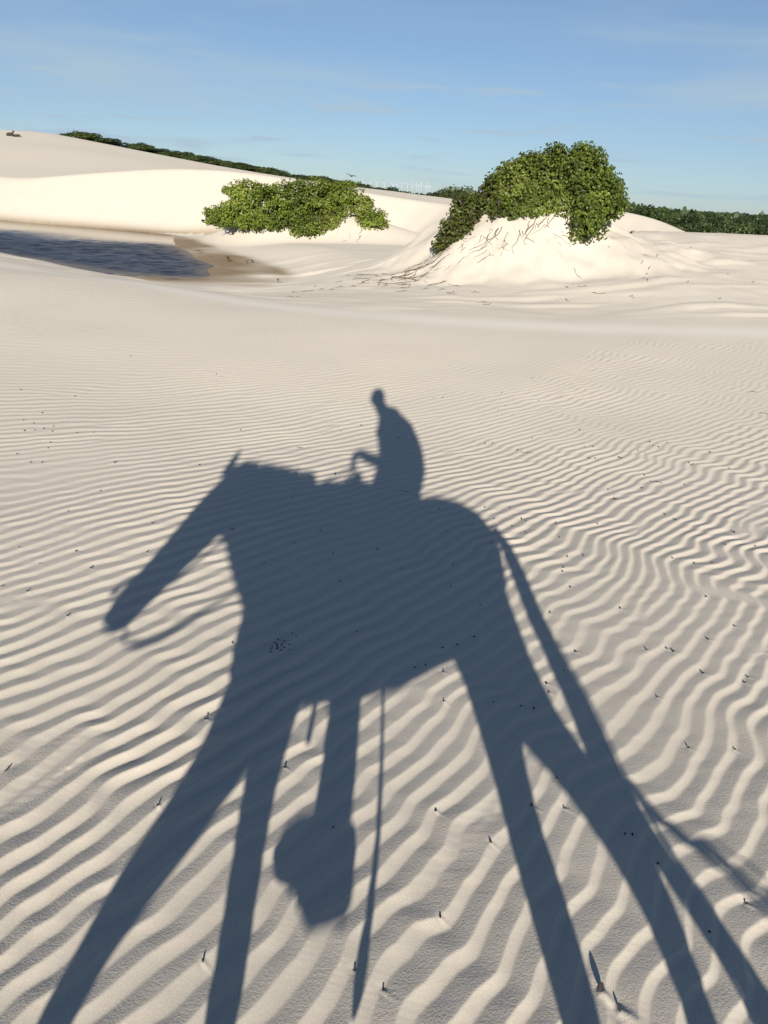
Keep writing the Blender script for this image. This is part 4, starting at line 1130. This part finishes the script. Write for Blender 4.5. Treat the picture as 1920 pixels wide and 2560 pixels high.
def build_rider():
    P = empty('person', (0.08, Y0, 1.5)); tag(P, 'person in blue shirt and grey trousers riding the horse and holding a phone', 'person')
    o0 = (0.08, Y0, 1.5)
    def T(path, rad, n=14):
        return tube([(x - o0[0], y - o0[1], z - o0[2]) for x, y, z in path], rad, n)
    def E(c, r): return ellipsoid((c[0] - o0[0], c[1] - o0[1], c[2] - o0[2]), r)
    y = Y0
    tor = [(.05, 1.52, .155, .17), (.09, 1.60, .18, .18), (.115, 1.70, .195, .17), (.115, 1.80, .185, .16), (.085, 1.90, .178, .165), (.035, 2.0, .145, .18), (.005, 2.09, .118, .175), (-.015, 2.15, .095, .12), (-.04, 2.19, .06, .07)]
    torso = T([(a, y, z) for a, z, b, c in tor], [(b, c) for a, z, b, c in tor], 20)
    neck = T([(-.05, y, 2.14), (-.09, y, 2.20), (-.12, y, 2.26)], [.075, .068, .062])
    head = [E((-.145, y + .005, 2.325), (.078, .094, .116)), E((-.14, y + .045, 2.275), (.055, .055, .065))]
    nose = T([(-.142, y + .09, 2.33), (-.142, y + .112, 2.30), (-.142, y + .095, 2.285)], [.010, .014, .012], 8)
    ears = [E((-.145 + s * .073, y - .005, 2.315), (.010, .018, .030)) for s in (-1, 1)]
    lips = E((-.142, y + .092, 2.255), (.022, .010, .008))
    torso = merge([torso, E((.0, y, 2.135), (.105, .19, .070))])
    armL = T([(.0, y - .15, 2.08), (.03, y - .20, 2.02), (.03, y - .23, 1.90), (0.0, y - .23, 1.805), (-.09, y - .20, 1.785), (-.17, y - .18, 1.80), (-.225, y - .14, 1.815)], [.055, .056, .050, .048, .045, .040, .034])
    palmL = T([(-.215, y - .14, 1.815), (-.255, y - .12, 1.80), (-.28, y - .10, 1.775)], [(.030, .040), (.030, .044), (.024, .042)])
    fing = []
    for k in range(4):
        yy = y - .135 + .022 * k; s = (.95, 1.05, 1.0, .82)[k]
        fing.append(T([(-.272, yy, 1.785), (-.290, yy, 1.750), (-.280, yy, 1.740 - .045 * s), (-.258, yy, 1.730 - .045 * s), (-.245, yy, 1.73)], [.012, .012, .011, .010, .008], 8))
    fing.append(T([(-.24, y - .165, 1.80), (-.262, y - .168, 1.775), (-.272, y - .150, 1.745)], [.012, .011, .008], 8))
    # phone hand
    ph = Vector((0, 0, CAM_Z)) - _f * 0.014 - CY * 0.050
    armR = T([(.01, y + .15, 2.07), (.10, y + .20, 2.02), (.20, y + .22, 1.93), (.21, y + .235, 1.89), (.14, y + .25, 1.87), (.055, y + .255, 1.89)], [.055, .055, .046, .044, .036, .030])
    w = Vector((.055, y + .255, 1.89))
    pc = ph - CY * 0.045 + CX * .015 - _f * 0.024
    palmR = T([tuple(w), tuple(w.lerp(pc, .5)), tuple(pc)], [(.028, .024), (.030, .018), (.030, .014)])
    for k in range(4):
        b = ph - CY * (.030 + .019 * k) + CX * .030 - _f * .022
        e1 = ph - CY * (.028 + .019 * k) + CX * .049 - _f * .008
        e2 = ph - CY * (.028 + .019 * k) + CX * .044 + _f * .009
        e3 = ph - CY * (.028 + .019 * k) + CX * (.026, .022, .022, .028)[k] + _f * .012
        fing.append(T([tuple(b), tuple(e1), tuple(e2), tuple(e3)], [.010, .0095, .0085, .007], 8))
    b = ph - CY * .040 - CX * .010 - _f * .024
    fing.append(T([tuple(b), tuple(ph - CY * .010 - CX * .040 - _f * .016), tuple(ph + CY * .010 - CX * .047 - _f * .002)], [.013, .011, .009], 8))
    def legpath(s, knee, ank):
        return [(.08, y + s * .09, 1.55), (.02, y + s * .20, 1.45), (-.10, y + s * .315, 1.28), (knee[0], y + s * .35, knee[1]), (-.18, y + s * .352, .98), (ank[0] - .005, y + s * .35, ank[1] + .20), (ank[0] + .005, y + s * .34, ank[1])]
    legs, feet = [], []
    for s, knee, ank, toe in ((1, (-.21, 1.14), (-.11, .56), (-.285, .475)), (-1, (-.19, 1.2), (-.11, .73), (-.19, .655))):
        legs.append(T(legpath(s, knee, ank), [.10, .098, .085, .066, .062, .058, .05]))
        yy = y + s * .34
        feet.append([(ank[0] + .085, yy, ank[1] - .072), (ank[0] + .070, yy, ank[1] - .07), (ank[0] + .02, yy, ank[1] - .062), (ank[0] - .05, yy + s * .005, ank[1] - .06), (toe[0] + .06, yy + s * .02, toe[1] + .012), (toe[0] + .02, yy + s * .028, toe[1] + .008), (toe[0] - .008, yy + s * .03, toe[1] + .004)])
    blend_body('body', [torso, neck] + head + [nose, lips] + ears + [armL, palmL, armR, palmR] + fing + legs + [T(ft, [.012, .034, .048, .046, .040, .028, .008]) for ft in feet], 0.0065, M_SKIN, P, 3)
    grow = lambda rr, d: [(q[0] + d, q[1] + d) if isinstance(q, tuple) else q + d for q in rr]
    shirt = [T([(a, y, z) for a, z, b, c in tor[:-1]], [(b + .008, c + .008) for a, z, b, c in tor[:-1]], 20),
             E((.0, y, 2.132), (.110, .196, .076)), E((.15, y, 1.88), (.13, .15, .07)), E((-.04, y, 1.96), (.085, .14, .08)), T([(.0, y - .15, 2.08), (.03, y - .20, 2.02), (.03, y - .23, 1.90)], [.064, .066, .062]), T([(.01, y + .15, 2.07), (.10, y + .20, 2.02), (.19, y + .22, 1.935)], [.064, .064, .058])]
    blend_body('shirt', shirt, 0.011, M_SHIRT, P, 4)
    tr = [T(legpath(1, (-.21, 1.14), (-.11, .56)), [.112, .110, .097, .078, .076, .068, .062]), T(legpath(-1, (-.19, 1.2), (-.11, .73)), [.112, .110, .097, .078, .076, .068, .062]),
          T([(.07, y, 1.50), (.08, y, 1.60)], [(.17, .19), (.19, .19)], 18)]
    blend_body('trousers', tr, 0.011, M_TROUS, P, 4)
    for ft in feet:
        v, f = T(ft, [.016, .036, .048, .048, .044, .032, .012]); mesh_obj('boot', v, f, M_SHOE, P, True)
    hair = [E((-.145, y - .012, 2.345), (.076, .092, .098))]
    v, f = merge(hair); mesh_obj('hair', v, f, M_HAIR, P, True)
    for s in (-1, 1):
        v, f = E((-.142 + s * .028, y + .083, 2.325), (.013, .010, .009)); mesh_obj('eye', v, f, M_PHONE, P, True)
    # the phone itself
    hw, hh, ht = .037, .076, .004
    vs = []
    for dz in (-1, 1):
        for a, b2 in ((-1, -.9), (-.9, -1), (.9, -1), (1, -.9), (1, .9), (.9, 1), (-.9, 1), (-1, .9)):
            vs.append(tuple(CX * (a * hw) + CY * (b2 * hh) + _f * (dz * ht)))
    fs = [tuple(range(7, -1, -1)), tuple(range(8, 16))] + [(i, (i + 1) % 8, 8 + (i + 1) % 8, 8 + i) for i in range(8)]
    o = mesh_obj('phone', vs, fs, M_PHONE); o.location = ph; tag(o, "black phone held in the rider's right hand", 'phone')
build_rider()

# ------------------------------------------------------------------ seeds, pellets, twigs and dry leaves on the sand
M_SEED = plain('dark seed husk', (.014, .011, .010), .6, .4, 200)
M_TWIG = plain('dry twig', (.09, .065, .045), .85, .4, 90)
M_DRY = plain('dry brown leaf', (.035, .026, .020), .7, .4, 70)
def seed_mesh(k):
    rg = np.random.default_rng(100 + k)
    pts = [(0, 0, -.25), (.05, 0, 0), (.1, .03, .3), (.12, .0, .65), (.2, .05, 1.0)]
    v, f = tube(pts, [.16, .30, .34, .26, .06], 7)
    v = [tuple(np.array(p) + rg.normal(0, .04, 3)) for p in v]
    me = bpy.data.meshes.new('seed'); me.from_pydata(v, [], f); me.materials.append(M_SEED); me.polygons.foreach_set('use_smooth', np.ones(len(me.polygons), dtype=bool)); return me
SEED_ME = [seed_mesh(k) for k in range(4)]
rs = random.Random(12)
def zone(x, y):
    if y > 6.8: return 'tiny dark seed on the finer ripples farther off, beyond the shadow of the rider'
    shadow = (-.62 < x < .75 and 2.55 < y < 4.9) or (-.1 < x < .3 and 4.9 < y < 7)
    if shadow: return 'small dark seed on the shaded sand inside the body of the horse shadow'
    if y < 2.55 and x > -.75 and x < 1.05: return 'small dark seed on the sand between or in the leg shadows'
    return 'small dark seed on the sunlit ripples ' + ('left of the horse shadow' if x < 0 else 'right of the horse shadow')
sx = np.array([p[0] for p in SEEDS]); sy = np.array([p[1] for p in SEEDS]); sz = look(sx, sy)
for i, (x, y) in enumerate(SEEDS):
    d = math.hypot(x, y)
    s = rs.uniform(.0075, .0115) * (1.0 if d < 3 else 1.15) * (1.25 if d > 5 else 1)
    o = bpy.data.objects.new('seed', SEED_ME[i % 4]); o.location = (x, y, sz[i] + s * .15); o.scale = (s, s, s * rs.uniform(.6, .95))
    o.rotation_euler = (rs.uniform(.5, 1.3), rs.uniform(-.6, .6), rs.uniform(0, 6.28))
    put(o); lb = zone(x, y); tag(o, lb, 'seed', lb.replace('small dark seed', 'seeds').replace('tiny dark seed', 'seeds'))
px = np.array([p[0] for p in PELLETS]); py = np.array([p[1] for p in PELLETS]); pz = look(px, py)
for i, (x, y) in enumerate(PELLETS):
    s = rs.uniform(.0055, .0085)
    o = bpy.data.objects.new('dropping', SEED_ME[i % 4]); o.location = (x, y, pz[i] + s * .3); o.scale = (s * 1.1, s * 1.1, s)
    o.rotation_euler = (rs.uniform(.9, 1.9), rs.uniform(-.4, .4), rs.uniform(0, 6.28))
    put(o); tag(o, 'black pellet in the tight cluster lying in the chest shadow of the horse', 'dropping', 'cluster of pellets in the horse shadow')
def dry_leaf(x, y, s, a, label):
    z = gz(x, y)
    V, F = [], []
    nu, nv = 7, 4
    for i in range(nu):
        t = i / (nu - 1); w = math.sin(t * math.pi) ** .7 * .34
        for j in range(nv):
            q = j / (nv - 1) * 2 - 1
            V.append((q * w, .18 * q * q * 0 + .25 * abs(q) * w, t))
    n0 = len(V); V += [(p[0], p[1] - .03, p[2]) for p in V]
    for i in range(nu - 1):
        for j in range(nv - 1):
            q = (i * nv + j, i * nv + j + 1, (i + 1) * nv + j + 1, (i + 1) * nv + j); F.append(q); F.append(tuple(n0 + k for k in q[::-1]))
    o = mesh_obj('dry_leaf', V, F, M_DRY, None, True); o.scale = (s, s, s); o.location = (x, y, z - .004); o.rotation_euler = (R(-28), R(12), a)
    tag(o, label, 'leaf')
dry_leaf(DRY_LEAVES[0][0], DRY_LEAVES[0][1], .030, .5, 'largest curled dry leaf stuck upright beside the hind leg shadow')
dry_leaf(DRY_LEAVES[1][0], DRY_LEAVES[1][1], .016, .9, 'smaller dry leaf nearest the bottom edge, right of the hind leg shadow')
TW = ['short dry twig left of the rider shadow', 'thin curled twig in the throat of the horse shadow', 'pale thin twig with a dark end on the ripples right of the rider shadow',
      'long thin twig alone on the right-hand ripples', 'short forked twig on the ripples right of the croup shadow', 'dark twig litter near the right edge, upper of two', 'dark twig near the right edge, lower of two', 'small bent twig at the left edge among the big ripples']
for i, (x, y) in enumerate(TWIGS):
    L = (.05, .03, .11, .10, .06, .14, .10, .03)[i]; a = (-.2, .3, -.3, -.5, -.35, .1, -.6, 1.3)[i]
    pts = []
    for t in np.linspace(-.5, .5, 7):
        qx, qy = x + math.cos(a) * t * L - math.sin(a) * .15 * L * (t * t), y + math.sin(a) * t * L + math.cos(a) * .15 * L * (t * t)
        pts.append((qx - x, qy - y, gz(qx, qy) + .003 + .004 * math.sin(t * 7)))
    parts = [tube(pts, [.0022, .003, .003, .003, .0026, .002, .001], 6)]
    if i in (4, 5): parts.append(tube([pts[3], tuple(np.array(pts[3]) + np.array([.02, .03, .012]))], [.0022, .0008], 5))
    v, f = merge(parts); o = mesh_obj('twig', v, f, M_TWIG, None, True); o.location = (x, y, 0); tag(o, TW[i], 'twig')
